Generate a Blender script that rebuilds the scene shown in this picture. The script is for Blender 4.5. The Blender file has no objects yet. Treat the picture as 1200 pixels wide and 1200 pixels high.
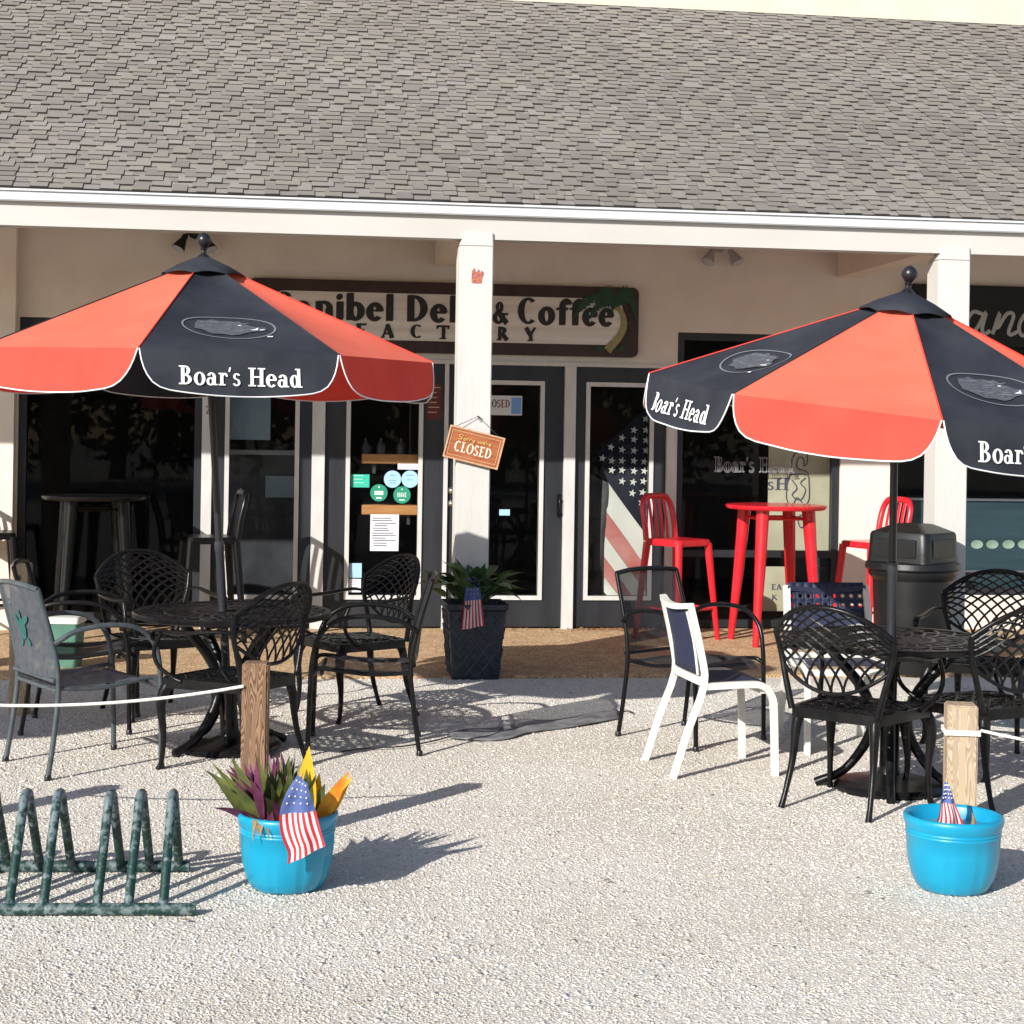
import bpy, bmesh, math, random
import numpy as np
from mathutils import Vector, Matrix
random.seed(7); RNG = np.random.default_rng(7)
S = bpy.context.scene; COL = S.collection
PI = math.pi
def rad(a): return math.radians(a)

# ------------------------------------------------------------------ camera frame
FOC, PPY, H = 2000.0, 505.0, 1.6
PSI, ROLL = rad(7.35), rad(0.905)
RX = Vector((math.cos(PSI), -math.sin(PSI), 0)); FW = Vector((math.sin(PSI), math.cos(PSI), 0)); UP = Vector((0, 0, 1))
CAM = Vector((0, 0, H))
def ray(u, v):
    du, dv = u-600.0, v-PPY
    xr = du*math.cos(ROLL)+dv*math.sin(ROLL); yd = -du*math.sin(ROLL)+dv*math.cos(ROLL)
    return FW*FOC + RX*xr - UP*yd
def onY(u, v, Y):
    r = ray(u, v); return CAM + r*(Y/r.y)
def onZ(u, v, z=0.0):
    r = ray(u, v); return CAM + r*((z-H)/r.z)
def atD(u, v, d):
    return CAM + ray(u, v)*(d/FOC)
def cw(xc, d, z=0.0):                       # metres right of / ahead of the viewpoint -> world
    return RX*xc + FW*d + UP*z
def chead(a):                               # heading given relative to the viewpoint -> world rotation
    v = RX*math.cos(rad(a)) + FW*math.sin(rad(a)); return math.atan2(v.y, v.x)
YW, YF, YC, YP = 13.52, 11.26, 11.24, 10.94  # shop wall, fascia, column front, porch edge
ZP = 0.02
def wx(u, v=560, Y=YW): return onY(u, v, Y).x
def wz(u, v, Y=YW): return onY(u, v, Y).z

# ------------------------------------------------------------------ materials
def mat(name, c1, c2=None, rough=0.7, scale=8.0, bump=0.0, bscale=60.0, metal=0.0, spec=0.5, detail=6, lo=0.35, hi=0.65, coat=0.0, trans=0.0, stretch=None, attr=None):
    m = bpy.data.materials.new(name); m.use_nodes = True
    nt = m.node_tree; N = nt.nodes; L = nt.links; b = N['Principled BSDF']
    b.inputs['Roughness'].default_value = rough; b.inputs['Metallic'].default_value = metal
    b.inputs['Specular IOR Level'].default_value = spec; b.inputs['Coat Weight'].default_value = coat
    b.inputs['Base Color'].default_value = (*c1, 1)
    tc = N.new('ShaderNodeTexCoord'); vec = tc.outputs['Object']
    if stretch:
        mp = N.new('ShaderNodeMapping'); mp.inputs['Scale'].default_value = stretch; L.new(vec, mp.inputs['Vector']); vec = mp.outputs['Vector']
    colout = None
    if c2 is not None:
        n = N.new('ShaderNodeTexNoise'); n.inputs['Scale'].default_value = scale; n.inputs['Detail'].default_value = detail; L.new(vec, n.inputs['Vector'])
        r = N.new('ShaderNodeValToRGB'); r.color_ramp.elements[0].position = lo; r.color_ramp.elements[1].position = hi
        r.color_ramp.elements[0].color = (*c1, 1); r.color_ramp.elements[1].color = (*c2, 1)
        L.new(n.outputs['Fac'], r.inputs['Fac']); colout = r.outputs['Color']
    if attr:
        a = N.new('ShaderNodeAttribute'); a.attribute_name = attr
        if colout is None: colout = a.outputs['Color']
        else:
            mx = N.new('ShaderNodeMix'); mx.data_type = 'RGBA'; mx.blend_type = 'MULTIPLY'; mx.inputs['Factor'].default_value = 1
            L.new(colout, mx.inputs['A']); L.new(a.outputs['Color'], mx.inputs['B']); colout = mx.outputs['Result']
    if colout is not None: L.new(colout, b.inputs['Base Color'])
    if bump > 0:
        n2 = N.new('ShaderNodeTexNoise'); n2.inputs['Scale'].default_value = bscale; n2.inputs['Detail'].default_value = 5; L.new(vec, n2.inputs['Vector'])
        bp = N.new('ShaderNodeBump'); bp.inputs['Strength'].default_value = bump; bp.inputs['Distance'].default_value = 0.01
        L.new(n2.outputs['Fac'], bp.inputs['Height']); L.new(bp.outputs['Normal'], b.inputs['Normal'])
    if trans > 0:
        out = N['Material Output']; t = N.new('ShaderNodeBsdfTranslucent'); ms = N.new('ShaderNodeMixShader'); ms.inputs['Fac'].default_value = trans
        if colout is not None: L.new(colout, t.inputs['Color'])
        else: t.inputs['Color'].default_value = (*c1, 1)
        L.new(b.outputs['BSDF'], ms.inputs[1]); L.new(t.outputs['BSDF'], ms.inputs[2]); L.new(ms.outputs['Shader'], out.inputs['Surface'])
    return m
M = {}
M['wall'] = mat('stucco_cream', (.66,.60,.535), (.72,.66,.595), .9, 3, .25, 90)
M['upper'] = mat('upper_wall_paint', (.56,.52,.42), (.60,.56,.46), .9, 3, .1, 60)
M['column'] = mat('column_paint', (.52,.50,.465), (.57,.55,.515), .75, 6, .25, 35, lo=.25, hi=.5, stretch=(1,1,.35))
M['fascia'] = mat('fascia_paint', (.50,.475,.44), (.54,.52,.485), .7, 3, .08, 40, stretch=(.3,1,1))
M['gutter'] = mat('gutter_metal', (.56,.575,.59), (.61,.62,.63), .4, 5)
M['ceiling'] = mat('porch_ceiling', (.70,.62,.54), (.76,.68,.60), .9, 4)
M['roofbase'] = mat('roof_base', (.14,.12,.11), rough=.95)
M['shingle'] = mat('shingle_granules', (.78,.78,.78), (1,1,1), .95, 220, .4, 400, attr='tint')
M['white'] = mat('white_trim', (.53,.525,.51), (.60,.59,.575), .6, 14, .1, 60, stretch=(1,1,.3))
M['door'] = mat('door_paint', (.009,.011,.015), (.020,.023,.028), .5, 6, .12, 50, stretch=(1,1,.25))
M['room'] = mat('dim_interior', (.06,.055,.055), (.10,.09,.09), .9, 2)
M['counter'] = mat('counter_dark', (.03,.03,.035), (.06,.06,.07), .5, 4)
M['steel'] = mat('steel', (.35,.36,.38), rough=.35, metal=.8)
M['aggregate'] = mat('aggregate', (.34,.21,.105), (.56,.39,.22), .9, 120, .5, 160, lo=.3, hi=.7, detail=3)
M['iron'] = mat('cast_metal', (.004,.004,.0046), (.009,.0088,.0092), .30, 30, .12, 200, spec=.26)
M['tube_black'] = mat('black_tube', (.003,.003,.0035), (.007,.007,.008), .30, 30, spec=.3)
M['tube_grey'] = mat('greygreen_tube', (.045,.060,.068), (.075,.09,.10), .4, 25)
M['orange'] = mat('orange_canvas', (.78,.060,.036), (.82,.072,.044), .85, 5, .2, 12, trans=.16, detail=3)
M['orange_lit'] = mat('orange_canvas_lit', (.84,.145,.082), (.87,.165,.098), .85, 5, .12, 14, trans=.16, detail=3)  # paler than the valance orange; brightness of the sunlit tops put into the colour
M['blackcanvas'] = mat('black_canvas', (.018,.020,.028), (.030,.033,.042), .8, 5, .12, 14, detail=3, spec=.3)
M['piping'] = mat('white_piping', (.75,.75,.75), rough=.7)
M['print_white'] = mat('print_white', (.82,.82,.80), rough=.7)
M['print_grey'] = mat('print_grey', (.10,.105,.12), (.055,.058,.07), .8, 60)
M['print_line'] = mat('print_line', (.17,.175,.19), rough=.8)
M['pole_grey'] = mat('pole_grey', (.055,.06,.07), rough=.35, metal=.4)
M['pole_black'] = mat('pole_black', (.012,.012,.014), rough=.35)
M['red'] = mat('red_metal', (.60,.012,.022), (.66,.018,.03), .3, 7, coat=.3)
M['whitemetal'] = mat('white_frame', (.66,.66,.61), (.72,.72,.67), .42, 20)
M['navy'] = mat('navy_sling', (.014,.020,.050), (.022,.030,.072), .65, 40, .1, 500)
M['bluepot'] = mat('blue_glaze', (.0,.255,.43), (.004,.30,.48), .38, 6, .15, 9, coat=.2, detail=2)
M['soil'] = mat('soil', (.04,.03,.02), (.12,.09,.06), .95, 60, .6, 120)
M['water'] = mat('standing_water', (.03,.26,.40), (.07,.34,.46), .45, 14)
M['greenrack'] = None
M['wood_dark'] = None
M['wood_pale'] = None
M['rope'] = mat('rope_white', (.72,.70,.64), (.80,.78,.72), .85, 90, .5, 150)
M['planter'] = mat('planter_glaze', (.012,.018,.032), (.030,.042,.065), .3, 25, .2, 40)
M['leaf_green'] = mat('leaf_green', (.030,.075,.020), (.075,.14,.045), .42, 14, trans=.2)
M['leaf_rim'] = mat('leaf_pale', (.10,.17,.06), (.22,.30,.14), .5, 14, trans=.2)
M['leaf_purple'] = mat('leaf_purple', (.085,.020,.050), (.20,.045,.11), .5, 14, trans=.25)
M['leaf_olive'] = mat('leaf_olive', (.06,.08,.02), (.15,.17,.04), .5, 18, trans=.2)
M['leaf_yellow'] = mat('leaf_yellow', (.75,.42,.01), (.80,.50,.03), .5, 12, trans=.25)
M['leaf_orange'] = mat('leaf_orange', (.75,.22,.02), (.75,.40,.02), .5, 25, trans=.25)
M['dry'] = mat('dry_leaf', (.20,.13,.06), (.33,.24,.12), .9, 25)
M['litter'] = mat('leaf_litter', (.22,.06,.03), (.34,.16,.07), .9, 40)
M['flag_red'] = mat('flag_red', (.60,.035,.045), rough=.8, trans=.25)
M['flag_white'] = mat('flag_white', (.78,.76,.74), rough=.8, trans=.25)
M['flag_blue'] = mat('flag_blue', (.07,.11,.30), (.12,.17,.40), .8, 20, trans=.2)
M['bigflag_blue'] = mat('bigflag_blue', (.010,.012,.022), (.018,.020,.034), .9, 8)
M['bigflag_white'] = mat('bigflag_white', (.68,.66,.58), (.76,.74,.66), .9, 5)
M['bigflag_red'] = mat('bigflag_red', (.50,.12,.11), (.64,.34,.30), .9, 5, lo=.3, hi=.8)
M['bigflag_shade'] = mat('bigflag_shade', (.05,.05,.05), (.09,.085,.085), .9, 8)  # flag cloth inside the fold, with the fold's shade put into its colour
M['plastic_black'] = mat('black_plastic', (.004,.004,.0045), (.008,.008,.009), .42, 10, .1, 100)
M['signbrown'] = mat('sign_border', (.024,.010,.009), (.042,.017,.014), .55, 10, .15, 30)
M['signface'] = mat('sign_face', (.60,.57,.54), (.74,.71,.68), .75, 6, .15, 40, stretch=(.12,1,3.5))
M['letter_black'] = mat('letter_black', (.008,.010,.010), rough=.5)
M['letter_red'] = mat('letter_red', (.10,.012,.012), rough=.55)
M['palm_green'] = mat('palm_green', (.006,.035,.018), (.012,.06,.03), .6, 30)
M['palm_trunk'] = mat('palm_trunk', (.24,.22,.09), (.32,.30,.14), .7, 30)
M['signblack'] = mat('sign_black', (.006,.007,.008), rough=.5, spec=.3)
M['letter_grey'] = mat('letter_grey', (.35,.36,.38), rough=.6)
M['carved'] = mat('carved_wood', (.30,.075,.022), (.42,.14,.05), .6, 12, .3, 40, stretch=(.5,1,5))
M['carved_edge'] = mat('carved_edge', (.50,.30,.16), (.58,.38,.22), .6, 20)
M['cream_print'] = mat('cream_print', (.72,.66,.50), rough=.6)
M['gold_print'] = mat('gold_print', (.60,.38,.12), rough=.6)
M['paper'] = mat('paper', (.74,.74,.78), (.80,.80,.84), .85, 9)
M['ink'] = mat('ink', (.06,.07,.12), rough=.8)
M['blue_sticker'] = mat('pale_blue_sticker', (.36,.58,.78), rough=.5)
M['blue2'] = mat('mid_blue_sticker', (.14,.30,.62), rough=.5)
M['green_sticker'] = mat('green_sticker', (.02,.27,.17), rough=.5)
M['teal_sticker'] = mat('teal_sticker', (.04,.48,.34), rough=.5)
M['shelfwood'] = mat('shelf_wood', (.46,.19,.055), (.60,.28,.10), .6, 10, .1, 30, stretch=(.3,3,3))
M['kraft'] = mat('tan_paper', (.46,.42,.29), (.54,.50,.36), .85, 5)
M['greyboard'] = mat('grey_board', (.34,.44,.50), (.38,.48,.54), .7, 5)
M['teal_panel'] = mat('teal_panel', (.020,.050,.066), (.035,.075,.095), .5, 3, stretch=(.3,1,6))
M['paleplate'] = mat('pale_green_plate', (.30,.42,.32), (.40,.50,.40), .5, 10)
M['fabric_strip'] = mat('weathered_cloth', (.10,.10,.105), (.24,.235,.23), .95, 9, .5, 70)
M['cord'] = mat('dark_cord', (.03,.03,.03), rough=.9)
M['greenbox'] = mat('pale_green_box', (.06,.17,.12), (.09,.21,.15), .6, 10)
M['bulb'] = mat('bulb_glass', (.42,.46,.52), rough=.15)
M['bulb_body'] = mat('bulb_body', (.30,.30,.31), (.36,.36,.37), .5, 20)
M['brass'] = mat('lock_metal', (.6,.58,.55), rough=.25, metal=.9)
M['turtle'] = mat('turtle_print', (.012,.085,.08), (.02,.12,.11), .8, 30)
M['crown'] = mat('tree_leaves', (.018,.035,.010), (.045,.07,.02), .7, 2)
M['bark'] = mat('bark', (.09,.07,.05), (.14,.11,.08), .95, 10, .5, 30)
M['red_bag'] = mat('red_bag', (.30,.02,.03), rough=.6)
M['decal'] = mat('orange_decal', (.60,.20,.05), (.16,.05,.12), .6, 90)

def wood(name, dark, light, sc=1.0):
    m = bpy.data.materials.new(name); m.use_nodes = True; nt = m.node_tree; N = nt.nodes; L = nt.links; b = N['Principled BSDF']
    b.inputs['Roughness'].default_value = .85; b.inputs['Specular IOR Level'].default_value = .2
    tc = N.new('ShaderNodeTexCoord'); mp = N.new('ShaderNodeMapping'); mp.inputs['Scale'].default_value = (9*sc, 9*sc, 1.1*sc); L.new(tc.outputs['Object'], mp.inputs['Vector'])
    w = N.new('ShaderNodeTexNoise'); w.inputs['Scale'].default_value = 2.2; w.inputs['Detail'].default_value = 1; L.new(mp.outputs['Vector'], w.inputs['Vector'])
    mu = N.new('ShaderNodeMath'); mu.operation = 'MULTIPLY'; mu.inputs[1].default_value = 26; L.new(w.outputs['Fac'], mu.inputs[0])
    fr = N.new('ShaderNodeMath'); fr.operation = 'FRACT'; L.new(mu.outputs[0], fr.inputs[0])
    r = N.new('ShaderNodeValToRGB'); e = r.color_ramp.elements
    e[0].position = 0; e[0].color = (*light, 1); e[1].position = .75; e[1].color = (*dark, 1); x = e.new(.95); x.color = (*light, 1)
    L.new(fr.outputs[0], r.inputs['Fac'])
    n = N.new('ShaderNodeTexNoise'); n.inputs['Scale'].default_value = 60; n.inputs['Detail'].default_value = 4; L.new(mp.outputs['Vector'], n.inputs['Vector'])
    mx = N.new('ShaderNodeMix'); mx.data_type = 'RGBA'; mx.blend_type = 'MULTIPLY'; mx.inputs['Factor'].default_value = .5
    L.new(r.outputs['Color'], mx.inputs['A']); L.new(n.outputs['Color'], mx.inputs['B']); L.new(mx.outputs['Result'], b.inputs['Base Color'])
    bp = N.new('ShaderNodeBump'); bp.inputs['Strength'].default_value = .3; bp.inputs['Distance'].default_value = .004; L.new(fr.outputs[0], bp.inputs['Height']); L.new(bp.outputs['Normal'], b.inputs['Normal'])
    return m
M['wood_dark'] = wood('brown_post_wood', (.14,.065,.03), (.42,.27,.17))
M['wood_pale'] = wood('pale_post_wood', (.42,.30,.18), (.66,.54,.40))

def aggmat():
    m = mat('aggregate', (.38,.265,.155), (.52,.40,.26), .9, 7, lo=.25, hi=.75); nt = m.node_tree; N = nt.nodes; L = nt.links; b = N['Principled BSDF']
    src = b.inputs['Base Color'].links[0].from_socket; tc = N.new('ShaderNodeTexCoord')
    v = N.new('ShaderNodeTexVoronoi'); v.inputs['Scale'].default_value = 85; L.new(tc.outputs['Object'], v.inputs['Vector'])
    r = N.new('ShaderNodeValToRGB'); e = r.color_ramp.elements; e[0].color = (.45,.38,.32,1); e[1].color = (1.75,1.6,1.35,1); x = e.new(.5); x.color = (1.05,.95,.85,1)
    L.new(v.outputs['Color'], r.inputs['Fac']); mx = N.new('ShaderNodeMix'); mx.data_type = 'RGBA'; mx.blend_type = 'MULTIPLY'; mx.inputs['Factor'].default_value = 1
    L.new(src, mx.inputs['A']); L.new(r.outputs['Color'], mx.inputs['B']); L.new(mx.outputs['Result'], b.inputs['Base Color'])
    bp = N.new('ShaderNodeBump'); bp.inputs['Strength'].default_value = .8; bp.inputs['Distance'].default_value = .006; bp.invert = True
    L.new(v.outputs['Distance'], bp.inputs['Height']); L.new(bp.outputs['Normal'], b.inputs['Normal']); return m
M['aggregate'] = aggmat()
def rackmat():
    m = mat('chipped_green_paint', (.006,.036,.028), (.13,.17,.175), .5, 42, .2, 110, lo=.53, hi=.66, detail=10)
    nt = m.node_tree; N = nt.nodes; L = nt.links; tc = N.new('ShaderNodeTexCoord'); sx = N.new('ShaderNodeSeparateXYZ'); L.new(tc.outputs['Object'], sx.inputs[0])
    rp = N.new('ShaderNodeValToRGB'); e = rp.color_ramp.elements; e[0].position = .0; e[0].color = (.07,.07,.07,1); e[1].position = .34; e[1].color = (.17,.17,.17,1)
    for p_, v_ in ((.045,.07),(.06,-.0),(.16,.0),(.26,.10)): x = e.new(p_); x.color = (v_,v_,v_,1)
    L.new(sx.outputs['Z'], rp.inputs['Fac'])
    n = [q for q in N if q.type == 'TEX_NOISE' and q.inputs['Scale'].default_value == 42][0]; ramp = [q for q in N if q.type == 'VALTORGB' and q != rp][0]
    ad = N.new('ShaderNodeMath'); ad.operation = 'ADD'; L.new(n.outputs['Fac'], ad.inputs[0]); L.new(rp.outputs['Color'], ad.inputs[1]); L.new(ad.outputs[0], ramp.inputs['Fac']); return m
M['greenrack'] = rackmat()

def glassmat(name, ior=1.32, tint=(.75,.80,.80)):
    m = bpy.data.materials.new(name); m.use_nodes = True; nt = m.node_tree; N = nt.nodes; L = nt.links
    N.remove(N['Principled BSDF']); out = N['Material Output']
    t = N.new('ShaderNodeBsdfTransparent'); t.inputs['Color'].default_value = (*tint, 1)
    g = N.new('ShaderNodeBsdfGlossy'); g.inputs['Roughness'].default_value = .012
    f = N.new('ShaderNodeFresnel'); f.inputs['IOR'].default_value = ior
    n = N.new('ShaderNodeTexNoise'); n.inputs['Scale'].default_value = 1.3; bp = N.new('ShaderNodeBump'); bp.inputs['Strength'].default_value = .03; bp.inputs['Distance'].default_value = .02
    tc = N.new('ShaderNodeTexCoord'); L.new(tc.outputs['Object'], n.inputs['Vector']); L.new(n.outputs['Fac'], bp.inputs['Height']); L.new(bp.outputs['Normal'], g.inputs['Normal'])
    mx = N.new('ShaderNodeMixShader'); L.new(f.outputs[0], mx.inputs['Fac']); L.new(t.outputs[0], mx.inputs[1]); L.new(g.outputs[0], mx.inputs[2]); L.new(mx.outputs[0], out.inputs['Surface'])
    return m
M['glass'] = glassmat('window_glass', 1.25, (.84,.87,.87))

def slingmat(name, c1, c2, alpha):
    m = mat(name, c1, c2, .75, 30, .1, 600); nt = m.node_tree; N = nt.nodes; L = nt.links
    out = N['Material Output']; b = N['Principled BSDF']; t = N.new('ShaderNodeBsdfTransparent'); mx = N.new('ShaderNodeMixShader'); mx.inputs['Fac'].default_value = alpha
    L.new(t.outputs[0], mx.inputs[1]); L.new(b.outputs[0], mx.inputs[2]); L.new(mx.outputs[0], out.inputs['Surface']); return m
M['sling_grey'] = slingmat('grey_mesh_sling', (.055,.065,.08), (.085,.095,.11), .88)
M['sling_black'] = slingmat('black_mesh_sling', (.022,.023,.027), (.035,.036,.04), .82)

def gravelmat():
    m = bpy.data.materials.new('gravel_ground'); m.use_nodes = True; nt = m.node_tree; N = nt.nodes; L = nt.links; b = N['Principled BSDF']
    b.inputs['Roughness'].default_value = .95; b.inputs['Specular IOR Level'].default_value = .2
    tc = N.new('ShaderNodeTexCoord')
    v = N.new('ShaderNodeTexVoronoi'); v.inputs['Scale'].default_value = 110; L.new(tc.outputs['Object'], v.inputs['Vector'])
    r = N.new('ShaderNodeValToRGB'); e = r.color_ramp.elements
    e[0].position = 0; e[0].color = (.53,.48,.41,1); e[1].position = 1; e[1].color = (.74,.70,.63,1); x = e.new(.4); x.color = (.67,.62,.545,1)
    L.new(v.outputs['Color'], r.inputs['Fac'])
    n = N.new('ShaderNodeTexNoise'); n.inputs['Scale'].default_value = .9; n.inputs['Detail'].default_value = 6; L.new(tc.outputs['Object'], n.inputs['Vector'])
    r2 = N.new('ShaderNodeValToRGB'); r2.color_ramp.elements[0].color = (.86,.83,.78,1); r2.color_ramp.elements[1].color = (1,1,1,1); r2.color_ramp.elements[0].position=.3; r2.color_ramp.elements[1].position=.6
    L.new(n.outputs['Fac'], r2.inputs['Fac'])
    mx = N.new('ShaderNodeMix'); mx.data_type = 'RGBA'; mx.blend_type = 'MULTIPLY'; mx.inputs['Factor'].default_value = 1
    L.new(r.outputs['Color'], mx.inputs['A']); L.new(r2.outputs['Color'], mx.inputs['B']); L.new(mx.outputs['Result'], b.inputs['Base Color'])
    bp = N.new('ShaderNodeBump'); bp.inputs['Strength'].default_value = 1; bp.inputs['Distance'].default_value = .004; bp.invert = True
    L.new(v.outputs['Distance'], bp.inputs['Height']); L.new(bp.outputs['Normal'], b.inputs['Normal'])
    return m
M['gravel'] = gravelmat()
M['stone'] = mat('stone_chips', (.86,.86,.86), (1,1,1), .92, 90, attr='tint', spec=.2)

# ------------------------------------------------------------------ mesh builder
def catmull(pts, n=4):
    P = [Vector(p) for p in pts]
    if len(P) < 3: return P
    out = []
    for i in range(len(P)-1):
        p0 = P[i-1] if i else P[0]*2-P[1]; p1, p2 = P[i], P[i+1]; p3 = P[i+2] if i+2 < len(P) else P[-1]*2-P[-2]
        for k in range(n):
            t = k/n
            out.append(.5*((2*p1)+(p2-p0)*t+(2*p0-5*p1+4*p2-p3)*t*t+(3*p1-p0-3*p2+p3)*t**3))
    out.append(P[-1]); return out
class MB:
    def __init__(s): s.v = []; s.f = []; s.m = []
    def add(s, vs, fs, mi=0):
        b = len(s.v); s.v += [tuple(x) for x in vs]; s.f += [tuple(i+b for i in f) for f in fs]; s.m += [mi]*len(fs); return s
    def box(s, x0, x1, y0, y1, z0, z1, mi=0, T=None):
        vs = [Vector((x, y, z)) for x in (x0, x1) for y in (y0, y1) for z in (z0, z1)]
        if T is not None: vs = [T @ p for p in vs]
        return s.add(vs, [(0,1,3,2),(4,6,7,5),(0,4,5,1),(2,3,7,6),(0,2,6,4),(1,5,7,3)], mi)
    def tube(s, pts, r, n=8, sm=0, mi=0, flat=1.0, up=None, cap=True):
        rs = r if isinstance(r, (list, tuple)) else None
        P = [Vector(p) for p in pts]
        if sm:
            Q = catmull(P, sm)
            if rs:
                rr = []
                for i in range(len(P)-1):
                    for k in range(sm): rr.append(rs[i]+(rs[i+1]-rs[i])*k/sm)
                rr.append(rs[-1]); rs = rr
            P = Q
        if not rs: rs = [r]*len(P)
        T0 = (P[1]-P[0]).normalized()
        a = Vector(up) if up is not None else (Vector((0,0,1)) if abs(T0.z) < .9 else Vector((1,0,0)))
        nrm = (a-T0*a.dot(T0)).normalized(); rings = []; vs = []
        for i, p in enumerate(P):
            T = (P[min(i+1, len(P)-1)]-P[max(i-1, 0)]).normalized()
            nrm = nrm-T*nrm.dot(T)
            nrm = nrm.normalized() if nrm.length > 1e-6 else T.orthogonal().normalized()
            bn = T.cross(nrm)
            for k in range(n):
                an = 2*PI*(k+.5)/n; vs.append(p+nrm*(math.cos(an)*rs[i]*flat)+bn*(math.sin(an)*rs[i]))
        fs = []
        for i in range(len(P)-1):
            for k in range(n):
                k2 = (k+1) % n; fs.append((i*n+k, i*n+k2, (i+1)*n+k2, (i+1)*n+k))
        if cap:
            fs.append(tuple(range(n-1, -1, -1))); fs.append(tuple((len(P)-1)*n+k for k in range(n)))
        return s.add(vs, fs, mi)
    def lathe(s, prof, n=32, c=(0,0,0), mi=0, rf=None, closed=False):
        vs = []; c = Vector(c)
        for (r, z) in prof:
            for k in range(n):
                a = 2*PI*k/n; q = r*(rf(a, z) if rf else 1); vs.append(c+Vector((q*math.cos(a), q*math.sin(a), z)))
        fs = []
        for i in range(len(prof)-1):
            for k in range(n):
                k2 = (k+1) % n; fs.append((i*n+k, i*n+k2, (i+1)*n+k2, (i+1)*n+k))
        loop = prof[0] == prof[-1]
        if prof[0][0] > 1e-4 and not loop: fs.append(tuple(range(n-1, -1, -1)))
        if prof[-1][0] > 1e-4 and not loop: fs.append(tuple((len(prof)-1)*n+k for k in range(n)))
        return s.add(vs, fs, mi)
    def sheet(s, fn, nu, nv, mi=0, mf=None):
        vs = [Vector(fn(i/nu, j/nv)) for j in range(nv+1) for i in range(nu+1)]
        b = len(s.v); s.v += [tuple(x) for x in vs]
        for j in range(nv):
            for i in range(nu):
                a = b+j*(nu+1)+i; s.f.append((a, a+1, a+nu+2, a+nu+1)); s.m.append(mf(i, j) if mf else mi)
        return s
    def slab(s, poly, fn, t, mi=0):
        """2-D outline, mapped by fn(x,y,offset) to space, with thickness t"""
        n = len(poly); vs = [Vector(fn(x, y, t)) for x, y in poly]+[Vector(fn(x, y, 0)) for x, y in poly]
        fs = [tuple(range(n)), tuple(range(2*n-1, n-1, -1))]+[(i, i+n, (i+1) % n+n, (i+1) % n) for i in range(n)]
        return s.add(vs, fs, mi)
    def strip(s, A, B, fn, o0, mi=0):
        vs = [Vector(fn(x, y, o0)) for x, y in A]+[Vector(fn(x, y, o0)) for x, y in B]; n = len(A)
        return s.add(vs, [(i, i+1, n+i+1, n+i) for i in range(n-1)], mi)
    def xf(s, T): s.v = [tuple(T @ Vector(p)) for p in s.v]; return s
    def build(s, name, m, parent=None, smooth=False, bevel=0.0, seg=2, auto=None, solid=0.0, fixn=True):
        me = bpy.data.meshes.new(name); me.from_pydata(s.v, [], s.f)
        mats = m if isinstance(m, (list, tuple)) else [m]
        for x in mats: me.materials.append(M[x] if isinstance(x, str) else x)
        if len(mats) > 1: me.polygons.foreach_set('material_index', s.m)
        me.validate()
        bm = bmesh.new(); bm.from_mesh(me)
        if fixn: bmesh.ops.recalc_face_normals(bm, faces=bm.faces)
        if bevel > 0:
            es = [e for e in bm.edges if len(e.link_faces) == 2 and e.calc_face_angle(0) > .5]
            bmesh.ops.bevel(bm, geom=es, offset=bevel, segments=seg, affect='EDGES', clamp_overlap=True)
        for f in bm.faces: f.smooth = smooth
        if smooth:
            for e in bm.edges:
                if len(e.link_faces) == 2 and e.calc_face_angle(0) > rad(auto or 50): e.smooth = False
        bm.to_mesh(me); bm.free(); me.update()
        o = bpy.data.objects.new(name, me); COL.objects.link(o)
        if parent is not None: o.parent = parent
        if solid > 0:
            md = o.modifiers.new('thick', 'SOLIDIFY'); md.thickness = solid; md.offset = 0
        return o
def tag(o, label, cat, group=None, kind=None):
    if label: o['label'] = label
    if cat: o['category'] = cat
    if group: o['group'] = group
    if kind: o['kind'] = kind
    return o
def thing(name, label, cat, loc=(0,0,0), rz=0, group=None, rot=None):
    o = bpy.data.objects.new(name, None); COL.objects.link(o); o.empty_display_size = .1
    o.location = loc; o.rotation_euler = rot if rot is not None else (0, 0, rz)
    return tag(o, label, cat, group)
def dup(root, loc, rz, label):
    r = root.copy(); COL.objects.link(r); r.location = loc; r.rotation_euler = (0, 0, rz); r['label'] = label
    for ch in list(root.children):
        c = ch.copy(); COL.objects.link(c); c.parent = r
        for g in ch.children:
            d = g.copy(); COL.objects.link(d); d.parent = c
    return r
def lab(o, t): o['label'] = t; return o

# ------------------------------------------------------------------ a small serif alphabet (cap height 1)
TH, TN = .20, .075
def _rect(x0, x1, y0, y1): return [((x0, y0), (x0, y1)), ((x1, y0), (x1, y1))]
def _arc(cx, cy, rx, ry, a0, a1, th=None, tn=None):
    th = TH if th is None else th; tn = TN if tn is None else tn
    n = max(6, int(abs(a1-a0)/15)); o = []
    for i in range(n+1):
        a = rad(a0+(a1-a0)*i/n); c, sn = math.cos(a), math.sin(a)
        o.append(((cx+rx*c, cy+ry*sn), (cx+(rx-th)*c, cy+(ry-tn)*sn)))
    return o
def _line(x0, y0, x1, y1, w):
    dx, dy = x1-x0, y1-y0; L = math.hypot(dx, dy); nx, ny = -dy/L*w/2, dx/L*w/2
    return [((x0+nx, y0+ny), (x0-nx, y0-ny)), ((x1+nx, y1+ny), (x1-nx, y1-ny))]
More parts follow.
